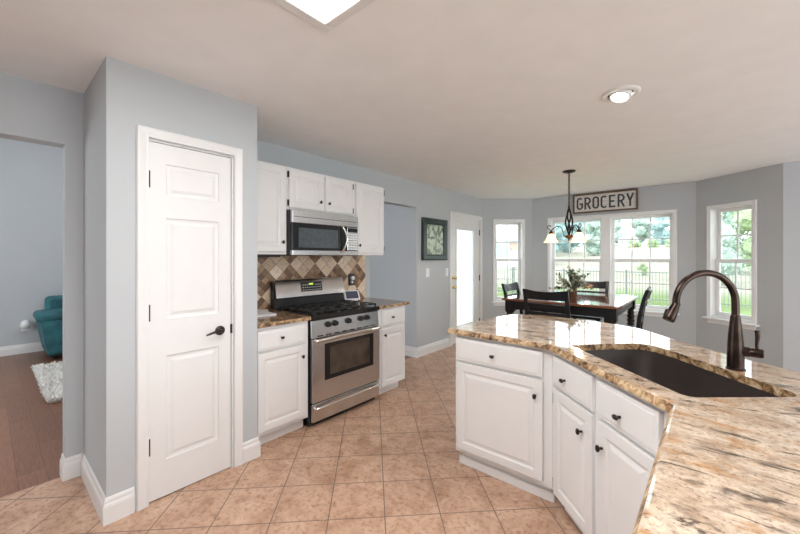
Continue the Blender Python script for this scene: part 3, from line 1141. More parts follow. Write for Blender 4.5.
# ------------------------------------------------------------------ print, switches
pf = thing('framed_picture', (XW, 0, 0), R(90), 'dark green framed print of pale branches hanging beside the patio door', 'picture')
fm = MB()
a0, a1, c0, c1 = 3.998, 4.612, 1.350, 1.957
ia0, ia1, ic0, ic1 = 4.095, 4.517, 1.435, 1.862
rings = []
for (x, z, sx, sz) in ((a0, c0, 1, 1), (a1, c0, -1, 1), (a1, c1, -1, -1), (a0, c1, 1, -1)):
    w_ = ia0 - a0
    hz_ = ic0 - c0
    rings.append([(x, -.002, z), (x, -.045, z), (x + sx * .02, -.052, z + sz * .02), (x + sx * w_ * .8, -.050, z + sz * hz_ * .8), (x + sx * w_, -.036, z + sz * hz_), (x + sx * w_, -.002, z + sz * hz_)])
rings.append(rings[0])
fm.loft(rings, cap=False)
bmesh.ops.remove_doubles(fm.bm, verts=fm.bm.verts[:], dist=1e-5)
fm.obj('frame', 'darkgreenframe', pf)
MB().box(ia0, ia1, -.024, -.004, ic0, ic1).obj('print', 'print', pf)


def switch(y, z, w_, label):
    s = thing('light_switch', (XW, y, z), R(90), label, 'light switch')
    MB().box(-w_, w_, -.006, 0, -.062, .062).obj('cover_plate', 'plate', s, bevel=.002)
    MB().box(-.016, .016, -.010, -.006, -.034, .034).obj('rocker', 'plate', s, bevel=.002)


switch(4.148, 1.170, .042, 'white rocker light switch below the framed print, farther from the patio door')
switch(4.655, 1.163, .038, 'white rocker light switch beside the patio door casing')

# ------------------------------------------------------------------ peninsula cabinets
FY = 2.052
ca = thing('base_cabinet', (0, FY, 0), 0, 'wide white peninsula cabinet with one drawer over one door facing the range', 'cabinet')
body = MB()
body.prism([(-1.264, 0), (-.6405, 0), (-.648, .014), (-.85, .55), (-1.264, .55)], .1, .8815)
body.prism([(-1.232, .045), (-.66, .045), (-.85, .55), (-1.232, .55)], 0, .1)
body.obj('body', 'cab', ca)
MB().box(-1.26, -.640, .033, .045, 0, .055).box(-1.245, -1.232, .045, .55, 0, .055).obj('toe_molding', 'trim', ca, bevel=.008)
cab_drawer(ca, -1.250, -.688, .714, .858, -.019, (-.985, .782))
cab_door(ca, -1.250, -.688, .128, .694, -.019, (-.727, .604), (-1.256, (.635, .18)), hm='nickel')

BO = (-.634, 2.046)
cbn = thing('base_cabinet', (BO[0], BO[1], 0), R(-45), 'white diagonal sink cabinet with two drawers over two doors', 'cabinet')
bl_ = .77
# hollow carcass: the sink bowl hangs inside
body = MB()
body.box(-.008, bl_, 0, .02, .1, .8815)
body.box(0.0, .02, .02, .62, .1, .8815).box(bl_ - .02, bl_, .02, .62, .1, .8815)
body.box(.02, bl_ - .02, .02, .62, .1, .12)
body.box(.03, bl_, .065, .62, 0, .1)
body.obj('body', 'cab', cbn)
MB().box(.018, bl_, .053, .065, 0, .055).obj('toe_molding', 'trim', cbn, bevel=.008)
cab_drawer(cbn, .034, .378, .698, .855, -.019, (.160, .762))
cab_drawer(cbn, .418, .748, .698, .855, -.019, (.562, .757))
cab_door(cbn, .034, .374, .108, .678, -.019, (.300, .572), (.028, (.62, .16)), hm='nickel')
cab_door(cbn, .420, .748, .108, .678, -.019, (.448, .572))
# filler between the two cabinets
dw = thing('dishwasher', (-.055, .68, 0), R(-90), 'stainless dishwasher front under the near counter with bowed handle', 'dishwasher')
MB().box(-.60, 0, 0, .55, .02, .875).obj('body', 'steel', dw, bevel=.004)
hp = [(-.03 - .54 * i / 16, -.002 - .046 * math.sin(PI * i / 16) ** .5, .80) for i in range(17)]
MB().tube(hp, .012, 10).obj('handle', 'steelbright', dw, smooth=50)


# ------------------------------------------------------------------ peninsula countertop with sink cut-out
def arc_fill(p0, p1, p2, r, n=6):
    """rounded corner at p1"""
    a, b2, c_ = Vector(p0), Vector(p1), Vector(p2)
    u, v = (a - b2).normalized(), (c_ - b2).normalized()
    ang = u.angle(v)
    t = r / math.tan(ang / 2)
    s, e2 = b2 + u * t, b2 + v * t
    ctr = b2 + (u + v).normalized() * (r / math.sin(ang / 2))
    a0_ = math.atan2(s.y - ctr.y, s.x - ctr.x)
    a1_ = math.atan2(e2.y - ctr.y, e2.x - ctr.x)
    da = (a1_ - a0_ + PI) % (2 * PI) - PI
    return [(ctr.x + r * math.cos(a0_ + da * i / n), ctr.y + r * math.sin(a0_ + da * i / n)) for i in range(n + 1)]


def rounded(poly):
    out = []
    n = len(poly)
    for i, q in enumerate(poly):
        if len(q) == 3 and q[2] > 0:
            out += arc_fill(poly[i - 1][:2], q[:2], poly[(i + 1) % n][:2], q[2])
        else:
            out.append(q[:2])
    return out


outer = rounded([(-1.309, 2.028, .012), (-.648, 2.028, .10), (-.074, 1.454, .03), (-.088, .7, 0), (-.088, -1.3, .02), (.78, -1.3, .02), (.78, 1.72, .10),
                 (.30, 2.19, 0), (.08, 2.375, 0), (-.12, 2.590, .3), (-.33, 2.865, .25), (-.62, 2.965, .2), (-1.0, 2.985, .2), (-1.22, 2.90, .15), (-1.262, 2.70, .2)])
hole = rounded([(-.548, 2.060, .02), (-.040, 1.548, .04), (.262, 1.815, .05), (.145, 1.955, .1), (-.115, 2.258, .2), (-.250, 2.375, .09), (-.43, 2.195, .1)])
bm = bmesh.new()
TZ, BZ = .914, .882


def loop_edges(pts, z):
    vs = [bm.verts.new((p[0], p[1], z)) for p in pts]
    return vs, [bm.edges.new((vs[i], vs[(i + 1) % len(vs)])) for i in range(len(vs))]




def inset(poly, d):
    """counter-clockwise outline moved inwards by d"""
    out = []
    n_ = len(poly)
    for i in range(n_):
        a, b2, c_ = Vector(poly[i - 1]), Vector(poly[i]), Vector(poly[(i + 1) % n_])
        u, v = (b2 - a).normalized(), (c_ - b2).normalized()
        nu, nv = Vector((-u.y, u.x)), Vector((-v.y, v.x))
        out.append(b2 + (nu + nv) / max(.3, 1 + nu.dot(nv)) * d)
    return out


layers = {}
for z in (TZ, BZ):
    vo, eo = loop_edges(inset(outer, .006) if z == TZ else inset(outer, -.013), z)
    vh, eh = loop_edges(hole, z)
    bmesh.ops.triangle_fill(bm, use_beauty=True, use_dissolve=False, edges=eo + eh)
    layers[z] = (vo, vh)
v1, _ = loop_edges(inset(outer, -.001), TZ - .004)
v2, _ = loop_edges(inset(outer, -.010), TZ - .020)
for t_, b2_, mi in ((layers[TZ][0], v1, 0), (v1, v2, 1), (v2, layers[BZ][0], 1), (layers[TZ][1], layers[BZ][1], 1)):
    n = len(t_)
    for i in range(n):
        f_ = bm.faces.new([t_[i], t_[(i + 1) % n], b2_[(i + 1) % n], b2_[i]])
        f_.material_index = mi
mbx = MB()
mbx.bm.free()
mbx.bm = bm
ctop = mbx.obj('countertop', ['granite', 'granedge'])
tag(ctop, 'long cream and gold granite peninsula countertop with a sink cut-out', 'countertop')


# sink bowl
def offs(poly, d):
    c_ = Vector((sum(p[0] for p in poly) / len(poly), sum(p[1] for p in poly) / len(poly)))
    return [((Vector(p) - c_) * (1 + d / (Vector(p) - c_).length) + c_) for p in poly]


sk = thing('sink', (0, 0, 0), 0, 'dark brown composite undermount sink in the granite peninsula', 'sink')
mb = MB()
rng = []
for d, z in ((.028, .8815), (.012, .8815), (.010, .875), (.002, .72), (-.012, .70), (-.05, .690)):
    rng.append([(p[0], p[1], z) for p in offs(hole, d)])
ro = []
for d, z in ((-.05, .675), (.0, .684), (.020, .71), (.028, .872)):
    ro.append([(p[0], p[1], z) for p in offs(hole, d)])
full = rng
vr = [[mb.bm.verts.new(p) for p in r] for r in full]
n = len(hole)
for a, c_ in zip(vr, vr[1:]):
    for i in range(n):
        mb.bm.faces.new([a[i], a[(i + 1) % n], c_[(i + 1) % n], c_[i]])
mb.bm.faces.new(vr[-1])
vo = [[mb.bm.verts.new(p) for p in r] for r in ro]
for a, c_ in zip(vo, vo[1:]):
    for i in range(n):
        mb.bm.faces.new([a[i], a[(i + 1) % n], c_[(i + 1) % n], c_[i]])
mb.bm.faces.new(list(reversed(vo[0])))
for i in range(n):
    mb.bm.faces.new([vo[-1][i], vo[-1][(i + 1) % n], vr[0][(i + 1) % n], vr[0][i]])
mb.obj('bowl', 'sink', sk, smooth=50)
MB().lathe([(.045, 0), (.045, .004), (.036, .003), (.034, .001), (.001, .001)], (-.14, 1.95, .6905), 24).obj('drain', 'oilbronze', sk, smooth=40)

# faucet
ca_, sa_ = math.cos(R(40.56)), math.sin(R(40.56))
fc = thing('faucet', (.102, 2.070, .9145), R(40.56), 'oil-rubbed bronze pull-down gooseneck faucet behind the sink', 'faucet')
# local: -x = left in view (over the sink), -y = towards the viewer
MB().lathe([(.033, 0), (.033, .004), (.029, .008), (.0285, .06), (.026, .12), (.020, .19), (.0165, .225), (.0145, .23)], n=28).obj('body', 'oilbronze', fc, smooth=40)
path = [(0, 0, .225), (0, 0, .27)]
r_ = .126
for i in range(1, 25):
    a = PI * 1.0 * i / 24 * 1.02
    path.append((-r_ + r_ * math.cos(a), 0, .283 + r_ * math.sin(a)))
MB().tube(path, .0135, 16).obj('spout', 'oilbronze', fc, smooth=60)
p_end = Vector(path[-1])
dirn = Vector((-.50, 0, -1)).normalized()
MB().lathe([(.0145, 0), (.015, .01), (.0165, .02), (.021, .06), (.0225, .078), (.020, .083), (.001, .083)], p_end - dirn * .006, 22, dirn).obj('spray_head', 'oilbronze', fc, smooth=40)
MB().box(-.008, .008, -.006, .006, -.016, .016).xf(Matrix.Translation(p_end + dirn * .045 + Vector((-.020, 0, .004))) @ Matrix.Rotation(R(20), 4, 'Y')).obj('spray_button', 'bronze', fc, bevel=.003)
vdir = Vector((.70, -.71, 0)).normalized()
MB().lathe([(.020, 0), (.020, .03), (.0175, .033), (.0185, .04), (.0185, .068), (.016, .072), (.001, .072)], Vector((0, 0, .080)) + vdir * .012, 22, vdir).obj('valve', 'oilbronze', fc, smooth=40)
lv = Vector((0, 0, .078)) + vdir * .064
MB().tube([lv + Vector((0, 0, .01)), lv + Vector((0, 0, .04)), lv + Vector((.003, 0, .07)), lv + Vector((.002, 0, .096))], [.006, .006, .008, .009], 12).obj('lever', 'oilbronze', fc, smooth=50)

# ------------------------------------------------------------------ dining table
TX0, TX1, TY0, TY1, TT = -1.81, -.616, 3.955, 5.30, .914
tb = thing('dining_table', ((TX0 + TX1) / 2, (TY0 + TY1) / 2, 0), 0, 'counter-height dining table with cherry top and black turned legs', 'table')
hx, hy = (TX1 - TX0) / 2, (TY1 - TY0) / 2
MB().box(-hx, hx, -hy, hy, TT - .026, TT).obj('tabletop', 'tabletop', tb, bevel=.006, seg=3)
ap = MB()
ap.box(-hx + .10, hx - .10, -hy + .05, -hy + .07, TT - .125, TT - .026).box(-hx + .10, hx - .10, hy - .07, hy - .05, TT - .125, TT - .026)
ap.box(-hx + .05, -hx + .07, -hy + .10, hy - .10, TT - .125, TT - .026).box(hx - .07, hx - .05, -hy + .10, hy - .10, TT - .125, TT - .026)
ap.obj('apron', 'blackwood', tb)
for sx in (-1, 1):
    for sy in (-1, 1):
        lx, ly = sx * (hx - .075), sy * (hy - .075)
        lg = MB()
        lg.loft([[(lx + a * .026, ly + b2 * .026, TT - .18) for a, b2 in ((-1, -1), (1, -1), (1, 1), (-1, 1))],
                 [(lx + a * .045, ly + b2 * .045, TT - .155) for a, b2 in ((-1, -1), (1, -1), (1, 1), (-1, 1))],
                 [(lx + a * .045, ly + b2 * .045, TT - .0265) for a, b2 in ((-1, -1), (1, -1), (1, 1), (-1, 1))]])
        lg.lathe([(.022, 0), (.026, .02), (.022, .05), (.028, .35), (.038, .50), (.030, .54), (.044, .56), (.030, .585), (.046, .61), (.032, .635), (.045, .66), (.032, .69), (.040, .71), (.030, .735)], (lx, ly, 0), 18)
        lg.obj('leg', 'blackwood', tb, smooth=40)


# chairs: local front +y, backrest at -y
def make_chair(label):
    c_ = thing('dining_chair', (0, 0, 0), 0, label, 'chair', 'black chairs around the dining table')
    w_ = .195
    MB().loft([[(-.20, -.17, .60), (.20, -.17, .60), (.215, .23, .60), (-.215, .23, .60)], [(-.205, -.175, .635), (.205, -.175, .635), (.22, .235, .635), (-.22, .235, .635)]]).obj('seat', 'blackwood', c_, bevel=.012, seg=3)
    for sx in (-1, 1):
        pts = [(sx * w_, -.215, 0), (sx * w_, -.200, .45), (sx * w_, -.197, .62), (sx * (w_ + .004), -.215, .80), (sx * (w_ + .006), -.250, .97), (sx * (w_ + .008), -.28, 1.068)]
        rings_ = []
        for i, (x, y, z) in enumerate(pts):
            s_ = (.016, .019, .021, .021, .019, .017)[i]
            rings_.append([(x - s_, y - s_ * .9, z), (x + s_, y - s_ * .9, z), (x + s_, y + s_ * .9, z), (x - s_, y + s_ * .9, z)])
        MB().loft(rings_).obj('back_post', 'blackwood', c_, bevel=.004)
        MB().loft([[(sx * .175 - .015, .185, 0), (sx * .175 + .015, .185, 0), (sx * .175 + .015, .215, 0), (sx * .175 - .015, .215, 0)],
                   [(sx * .185 - .021, .180, .5995), (sx * .185 + .021, .180, .5995), (sx * .185 + .021, .222, .5995), (sx * .185 - .021, .222, .5995)]]).obj('front_leg', 'blackwood', c_, bevel=.003)
        MB().box(sx * .185 - .011, sx * .185 + .011, -.19, .19, .26, .29).obj('stretcher', 'blackwood', c_)
    MB().box(-.175, .175, .19, .212, .20, .235).obj('footrest', 'blackwood', c_)

    def slat(z0, z1, y0, y1, bow, name, ears=0):
        rings_ = []
        n_ = 12
        for i in range(n_ + 1):
            t = i / n_
            x = -w_ + 2 * w_ * t
            dy = -bow * math.sin(PI * t)
            dz = ears * abs(2 * t - 1) ** 2
            rings_.append([(x, y0 + dy - .009, z0), (x, y0 + dy + .009, z0), (x, y1 + dy + .009, z1 + dz), (x, y1 + dy - .009, z1 + dz)])
        MB().loft(rings_).obj(name, 'blackwood', c_, bevel=.003)
    slat(.965, 1.050, -.248, -.274, .03, 'top_rail', .018)
    slat(.885, .925, -.230, -.240, .025, 'back_slat')
    slat(.800, .840, -.214, -.222, .02, 'back_slat')
    slat(.72, .755, -.204, -.208, .015, 'back_slat')
    return c_


chairs = [((-1.198, 3.885, 0), 0, 'black ladder-back chair with its back to the granite peninsula'),
          ((-1.605, 4.355, 0), R(-90), 'black ladder-back chair at the table end by the patio door'),
          ((-1.195, 5.215, 0), R(180), 'black ladder-back chair on the far side of the table before the double window'),
          ((-.715, 4.46, 0), R(93), 'black ladder-back chair at the table end by the faucet')]
for i, (p, rz, lb) in enumerate(chairs):
    c_ = make_chair(lb) if i == 0 else copy_tree(ch0)
    if i == 0:
        ch0 = c_
    c_.location = p
    c_.rotation_euler = (0, 0, rz)
    c_['label'] = lb

# floral arrangement
fa = thing('flower_arrangement', (-1.175, 4.476, TT + .0005), 0, 'cream flower and greenery arrangement in a woven pot on the table', 'flower arrangement')
MB().lathe([(.045, 0), (.050, .01), (.056, .085), (.059, .09), (.052, .09), (.048, .08)], n=24).obj('pot', 'basket', fa, smooth=40)
rnd = random.Random(3)


def leaf(mb, p, d, L, W):
    d = Vector(d).normalized()
    s_ = d.cross(Vector((rnd.uniform(-1, 1), rnd.uniform(-1, 1), rnd.uniform(-.3, 1)))).normalized()
    u_ = s_.cross(d)
    p = Vector(p)
    a = mb.bm.verts.new(p)
    l_ = mb.bm.verts.new(p + d * L * .45 + s_ * W + u_ * W * .25)
    r2 = mb.bm.verts.new(p + d * L * .45 - s_ * W + u_ * W * .25)
    m_ = mb.bm.verts.new(p + d * L * .5)
    t_ = mb.bm.verts.new(p + d * L - u_ * W * .3)
    for q in ((a, m_, l_), (m_, t_, l_), (a, r2, m_), (m_, r2, t_)):
        mb.bm.faces.new(q)


gl, gd, fl, st_ = MB(), MB(), MB(), MB()
stems = []
for i in range(46):
    az = rnd.uniform(0, 2 * PI)
    el = rnd.uniform(R(8), R(85))
    L = rnd.uniform(.13, .23) * (1 + .25 * math.sin(el))
    d = Vector((math.cos(az) * math.cos(el), math.sin(az) * math.cos(el), math.sin(el)))
    p0 = Vector((0, 0, .085))
    tip = p0 + d * L + Vector((0, 0, -.03 * math.cos(el)))
    mid_ = p0 + d * L * .5 + Vector((0, 0, .02))
    st_.tube([p0, mid_, tip], .0016, 5)
    for k in range(rnd.randint(6, 10)):
        t = rnd.uniform(.35, 1.0)
        q = p0.lerp(mid_, t * 2) if t < .5 else mid_.lerp(tip, t * 2 - 1)
        dd = d + Vector((rnd.uniform(-1, 1), rnd.uniform(-1, 1), rnd.uniform(-.6, .9)))
        leaf(gd if rnd.random() < .4 else gl, q, dd, rnd.uniform(.034, .06), rnd.uniform(.009, .016))
    stems.append((tip, mid_, d))
for tip, mid_, d in rnd.sample(stems, 36):
    c_ = mid_.lerp(tip, rnd.uniform(.3, .95))
    for k in range(9):
        a = 2 * PI * k / 9
        leaf(fl, c_, d * .7 + Vector((math.cos(a), math.sin(a), .3)), rnd.uniform(.022, .036), .011)
st_.obj('stems', 'twig', fa)
gl.obj('leaves', 'leafplant', fa, norm=False)
gd.obj('dark_leaves', 'leafplantdark', fa, norm=False)
fl.obj('blossoms', 'flower', fa, norm=False)
tw = MB()
for (a, rr, h_) in ((.4, .085, .22), (3.3, .075, .21), (1.9, .06, .25)):
    pts = []
    for i in range(15):
        t = PI * (-.15 + 1.3 * i / 14)
        cx2, cy2 = math.cos(a) * .07, math.sin(a) * .07
        pts.append((cx2 + rr * math.cos(t) * math.cos(a + .6), cy2 + rr * math.cos(t) * math.sin(a + .6), h_ + rr * math.sin(t)))
    tw.tube(pts, .002, 5)
tw.obj('twig_hoops', 'twig', fa, smooth=60)
am = MB()
for k in range(5):
    leaf(am, (.13 + .01 * k, .02, .135 + .004 * k), (1, .3 * k - .5, .1), .06, .014)
am.obj('amber_petals', 'amberleaf', fa, norm=False)

# ------------------------------------------------------------------ chandelier
cz = H
chd = thing('chandelier', (-1.244, 4.611, 0), R(40.56), 'dark bronze chandelier with three lit alabaster bell shades over the table', 'chandelier')
MB().lathe([(.074, H - .0005), (.074, H - .008), (.060, H - .018), (.03, H - .026), (.008, H - .032)], n=28).obj('canopy', 'bronze', chd, smooth=40)
chn = MB()
zc = H - .03
i = 0
while zc > 2.01:
    pts = []
    for k in range(13):
        a = 2 * PI * k / 12
        u_, v_ = .009 * math.cos(a), .019 * math.sin(a)
        pts.append((u_ if i % 2 == 0 else 0, 0 if i % 2 == 0 else u_, zc - .017 + v_))
    chn.tube(pts, .0042, 6)
    zc -= .031
    i += 1
chn.tube([(.006, .004, H - .03), (.008, 0, 2.2), (.004, -.004, 2.0)], .0025, 6)
chn.obj('chain', 'bronze', chd, smooth=50)
bd_ = MB()
bd_.lathe([(.006, 2.02), (.012, 2.01), (.012, 1.985), (.020, 1.975), (.010, 1.965)], n=16)
for k in range(4):
    a0_ = 2 * PI * k / 4
    pts = []
    for j in range(21):
        t = j / 20
        rr = .008 + .030 * math.sin(PI * t) ** .8
        a = a0_ + 1.9 * t
        pts.append((rr * math.cos(a), rr * math.sin(a), 1.97 - .285 * t))
    bd_.tube(pts, .0095, 8)
bd_.lathe([(.010, 1.69), (.016, 1.68), (.016, 1.66)], n=16)
bd_.obj('stem', 'bronze', chd, smooth=50)
MB().lathe([(.018, 1.665), (.050, 1.655), (.054, 1.645), (.040, 1.632), (.020, 1.622), (.012, 1.612), (.016, 1.604), (.008, 1.594), (.001, 1.588)], n=24).obj('finial', 'copper', chd, smooth=40)
for k, ang in enumerate((156, 276, 36)):
    a = R(ang)
    ca2, sa2 = math.cos(a), math.sin(a)
    P = lambda r_, z: (r_ * ca2, r_ * sa2, z)
    pts = [P(.03, 1.648), P(.055, 1.655), P(.065, 1.69), P(.075, 1.735), P(.10, 1.768), P(.135, 1.772), P(.165, 1.755), P(.19, 1.735), P(.200, 1.712)]
    arm = MB().tube(pts, .0055, 8)
    # scroll
    pts = []
    for j in range(15):
        t = j / 14
        rr = .030 * (1 - .55 * t)
        aa = -PI / 2 + 1.6 * PI * t
        pts.append(P(.215 + rr * math.cos(aa) * 1.0, 1.765 + rr * math.sin(aa)))
    arm.tube([P(.200, 1.72), P(.206, 1.73)] + pts, .0045, 8)
    arm = arm.obj('arm', 'bronze', chd, smooth=50)
    c0_ = P(.2, 0)
    MB().lathe([(.008, 1.725), (.012, 1.715), (.020, 1.708), (.028, 1.688), (.030, 1.680), (.026, 1.680)], c0_, 18).obj('socket_cup', 'bronze', arm, smooth=40)
    prof = [(.026, 1.684), (.034, 1.676), (.044, 1.655), (.052, 1.628), (.064, 1.603), (.084, 1.583), (.090, 1.577)]
    inner = [(r_ - .004, z - .001) for r_, z in reversed(prof)]
    MB().lathe(prof + inner, c0_, 28, cap=False).obj('shade', 'shade', arm, smooth=60)
    MB().lathe([(.010, 1.680), (.012, 1.66), (.026, 1.635), (.030, 1.615), (.022, 1.598), (.001, 1.590)], c0_, 16).obj('bulb', 'bulb', arm, smooth=60)
    pl_ = bpy.data.lights.new('chandelier_lamp', 'POINT')
    pl_.energy = 4.5
    pl_.shadow_soft_size = .03
    pl_.color = (1, .92, .82)
    plo = bpy.data.objects.new('chandelier_lamp', pl_)
    COL.objects.link(plo)
    plo.parent = arm
    plo.location = (.2 * ca2, .2 * sa2, 1.570)

# ------------------------------------------------------------------ sign
sg = thing('wall_sign', (-1.2, 6.38, 0), 0, 'rustic white wooden sign reading GROCERY above the double window', 'sign')
sx0, sx1, sz0, sz1 = -.452, .452, 2.112, 2.425
f = MB()
for (a, b2, c_, d_) in ((sx0, sx1, sz0, sz0 + .024), (sx0, sx1, sz1 - .024, sz1), (sx0, sx0 + .024, sz0 + .024, sz1 - .024), (sx1 - .024, sx1, sz0 + .024, sz1 - .024)):
    f.box(a, b2, -.045, -.001, c_, d_)
f.obj('frame', 'signframe', sg, bevel=.002)
bdm = MB()
nb = 4
for i in range(nb):
    za = sz0 + .024 + (sz1 - sz0 - .048) * i / nb
    zb = sz0 + .024 + (sz1 - sz0 - .048) * (i + 1) / nb
    bdm.box(sx0 + .024, sx1 - .024, -.030, -.002, za + .0008, zb - .0008)
bdm.obj('board', 'signboard', sg, bevel=.001)
# lettering as flat block letters, drawn stroke by stroke
LET = MB()
lh, lw, sw, ly = .196, .096, .026, -.032


def bar(x0, z0, x1, z1, w_=sw):
    d = Vector((x1 - x0, z1 - z0))
    d.normalize()
    nn = Vector((-d.y, d.x)) * w_ / 2
    LET.loft([[(x0 + nn.x, ly, z0 + nn.y), (x1 + nn.x, ly, z1 + nn.y), (x1 - nn.x, ly, z1 - nn.y), (x0 - nn.x, ly, z0 - nn.y)],
              [(x0 + nn.x, ly + .003, z0 + nn.y), (x1 + nn.x, ly + .003, z1 + nn.y), (x1 - nn.x, ly + .003, z1 - nn.y), (x0 - nn.x, ly + .003, z0 - nn.y)]])


def curve(pts, w_=sw):
    L_, R_ = [], []
    n_ = len(pts)
    for i in range(n_):
        d = Vector(pts[min(i + 1, n_ - 1)]) - Vector(pts[max(i - 1, 0)])
        d.normalize()
        nn = Vector((-d.y, d.x)) * w_ / 2
        p = Vector(pts[i])
        L_.append(p + nn)
        R_.append(p - nn)
    rings_ = [[(l_.x, ly, l_.y), (r2.x, ly, r2.y), (r2.x, ly + .003, r2.y), (l_.x, ly + .003, l_.y)] for l_, r2 in zip(L_, R_)]
    LET.loft(rings_)


def oval(x0, z0, w_, h_, a0, a1):
    """stadium path from angle a0 to a1 (degrees) with straight sides"""
    r_ = w_ / 2
    out = []
    n_ = 36
    for i in range(n_ + 1):
        a = R(a0 + (a1 - a0) * i / n_)
        zc_ = (h_ - w_) / 2
        s_ = 1 if math.sin(a) > 1e-6 else (-1 if math.sin(a) < -1e-6 else 0)
        out.append((x0 + r_ + r_ * math.cos(a), z0 + h_ / 2 + s_ * zc_ + r_ * math.sin(a)))
    return out


zb = sz0 + (sz1 - sz0 - lh) / 2
hs = sw / 2
ia, ib = zb + hs, lh - sw
xs0 = -.395
pitch = .1165
for i, ch_ in enumerate('GROCERY'):
    x = xs0 + pitch * i
    W_ = lw - sw
    xa = x + hs
    if ch_ in 'GC':
        curve(oval(xa, ia, W_, ib, 35, 325 if ch_ == 'C' else 359))
        if ch_ == 'G':
            bar(xa + W_, ia + W_ / 2 - .002, xa + W_, ia + ib * .47)
            bar(xa + W_ * .45, ia + ib * .47, xa + W_ + hs, ia + ib * .47)
    elif ch_ == 'O':
        curve(oval(xa, ia, W_, ib, 0.5, 360.5))
    elif ch_ == 'R':
        bar(xa, zb, xa, zb + lh)
        top_ = ia + ib
        midz = ia + ib * .46
        rr = (top_ - midz) / 2
        pts = [(xa, top_), (xa + W_ - rr, top_)] + [(xa + W_ - rr + rr * math.cos(R(90 - 180 * k / 12)), midz + rr + rr * math.sin(R(90 - 180 * k / 12))) for k in range(1, 12)] + [(xa + W_ - rr, midz), (xa, midz)]
        curve(pts)
        bar(xa + W_ * .45, midz, xa + W_ + .004, zb)
    elif ch_ == 'E':
        bar(xa, zb, xa, zb + lh)
        for zz in (ia, ia + ib * .5, ia + ib):
            bar(xa, zz, xa + W_ + (.004 if zz != ia + ib * .5 else -.01), zz)
    elif ch_ == 'Y':
        bar(xa + W_ / 2, zb, xa + W_ / 2, ia + ib * .45)
        bar(xa + W_ / 2, ia + ib * .42, xa - .004, zb + lh)
        bar(xa + W_ / 2, ia + ib * .42, xa + W_ + .004, zb + lh)
LET.obj('lettering', 'signletter', sg)

# ------------------------------------------------------------------ side room
sf = thing('sofa', (-6.62, .545, 0), R(90), 'teal velvet sofa with padded arms against the far wall', 'sofa')
# local x = world y, local -y = world +x
SW, SD = 2.0, .80
MB().box(.02, SW - .02, .05, SD, .06, .26).obj('base', 'velvet', sf, bevel=.02, seg=3)


def arm_mb(x0, x1):
    prof = [(.05, .06), (.0, .09), (-.01, .30), (-.035, .46), (-.05, .54), (-.03, .60), (.04, .635), (.20, .63), (.5, .61), (SD - .02, .60), (SD, .06)]
    rings_ = []
    sg_ = -1 if x0 < .5 else 1
    for x, s_ in ((x0, .90), (x0 + .05, 1.0), (x1 - .05, 1.0), (x1, .92)):
        rings_.append([(x + sg_ * .085 * max(0, (z - .12) / .5) ** 1.3, .35 + (y - .35) * (s_ * .5 + .5), .06 + (z - .06) * s_) for y, z in prof])
    return MB().loft(rings_)


arm_mb(0, .26).obj('armrest', 'velvet', sf, bevel=.02, seg=3, smooth=60)
arm_mb(SW - .26, SW).obj('armrest', 'velvet', sf, bevel=.02, seg=3, smooth=60)
MB().box(-.115, .215, -.06, .50, .53, .655).obj('arm_pad', 'velvet', sf, bevel=.055, seg=5, smooth=60)
for k in range(2):
    x0 = .27 + k * .74
    MB().box(x0, x0 + .72, .0, .56, .26, .46).obj('seat_cushion', 'velvet', sf, bevel=.04, seg=4, smooth=60)
    MB().box(x0 + .02, x0 + .71, .50, .72, .46, .92).obj('back_cushion', 'velvet', sf, bevel=.08, seg=5, smooth=60)
MB().box(.02, SW - .02, .62, SD, .26, .82).obj('backrest', 'velvet', sf, bevel=.06, seg=4, smooth=60)
for x in (.08, SW - .08):
    for y in (.12, SD - .08):
        MB().lathe([(.02, 0), (.028, .0595)], (x, y, 0), 12).obj('foot', 'blackwood', sf)

rug = MB()
rr_ = random.Random(5)
rx0, rx1, ry0, ry1 = -6.36, -4.72, .40, 2.5
rug.box(rx0, rx1, ry0, ry1, .001, .018)
rug = rug.obj('rug', 'shag')
tag(rug, 'white shaggy rug on the hardwood floor in front of the sofa', 'rug')
tuft = MB()
for i in range(9000):
    x = rr_.uniform(rx0 - .01, rx1 + .01)
    y = ry0 - .01 + (rr_.random() ** 1.6) * 1.1
    a = rr_.uniform(0, 2 * PI)
    L = rr_.uniform(.025, .05)
    w_ = rr_.uniform(.006, .012)
    dx, dy = math.cos(a), math.sin(a)
    tip = (x + dx * L * .7, y + dy * L * .7, .012 + rr_.uniform(.015, .038))
    v = [tuft.bm.verts.new(p) for p in ((x - dy * w_, y + dx * w_, .012), (x + dy * w_, y - dx * w_, .012), (tip[0] + dy * w_ * .6, tip[1] - dx * w_ * .6, tip[2]), (tip[0] - dy * w_ * .6, tip[1] + dx * w_ * .6, tip[2]))]
    tuft.bm.faces.new(v)
tf = tuft.obj('pile', 'shag', rug, norm=False)
tf['kind'] = 'stuff'

wo = thing('outlet', (-7.5, .375, .38), R(90), 'white wall outlet low on the side room wall left of the sofa', 'outlet')
MB().box(-.04, .04, -.006, 0, -.06, .06).obj('cover_plate', 'plate', wo, bevel=.002)
MB().box(-.017, .017, -.008, -.006, -.045, -.008).obj('socket', 'plate', wo)
af = thing('air_freshener', (-7.494, .375, .408), R(90), 'white plug-in air freshener on the outlet beside the sofa', 'air freshener')
MB().lathe([(.035, -.035), (.048, -.02), (.05, .02), (.044, .05), (.028, .07), (.01, .078)], (0, -.058, 0), 18).obj('freshener_body', 'plate', af, smooth=50)
MB().box(-.02, .02, -.03, -.0005, -.025, .015).obj('plug', 'plate', af)

# ------------------------------------------------------------------ outdoors
g = MB()
gx = [-60 + 6 * i for i in range(24)]
gy = [6.9, 9, 12, 15, 18, 20, 23, 30, 40, 55, 75, 100, 140, 200]


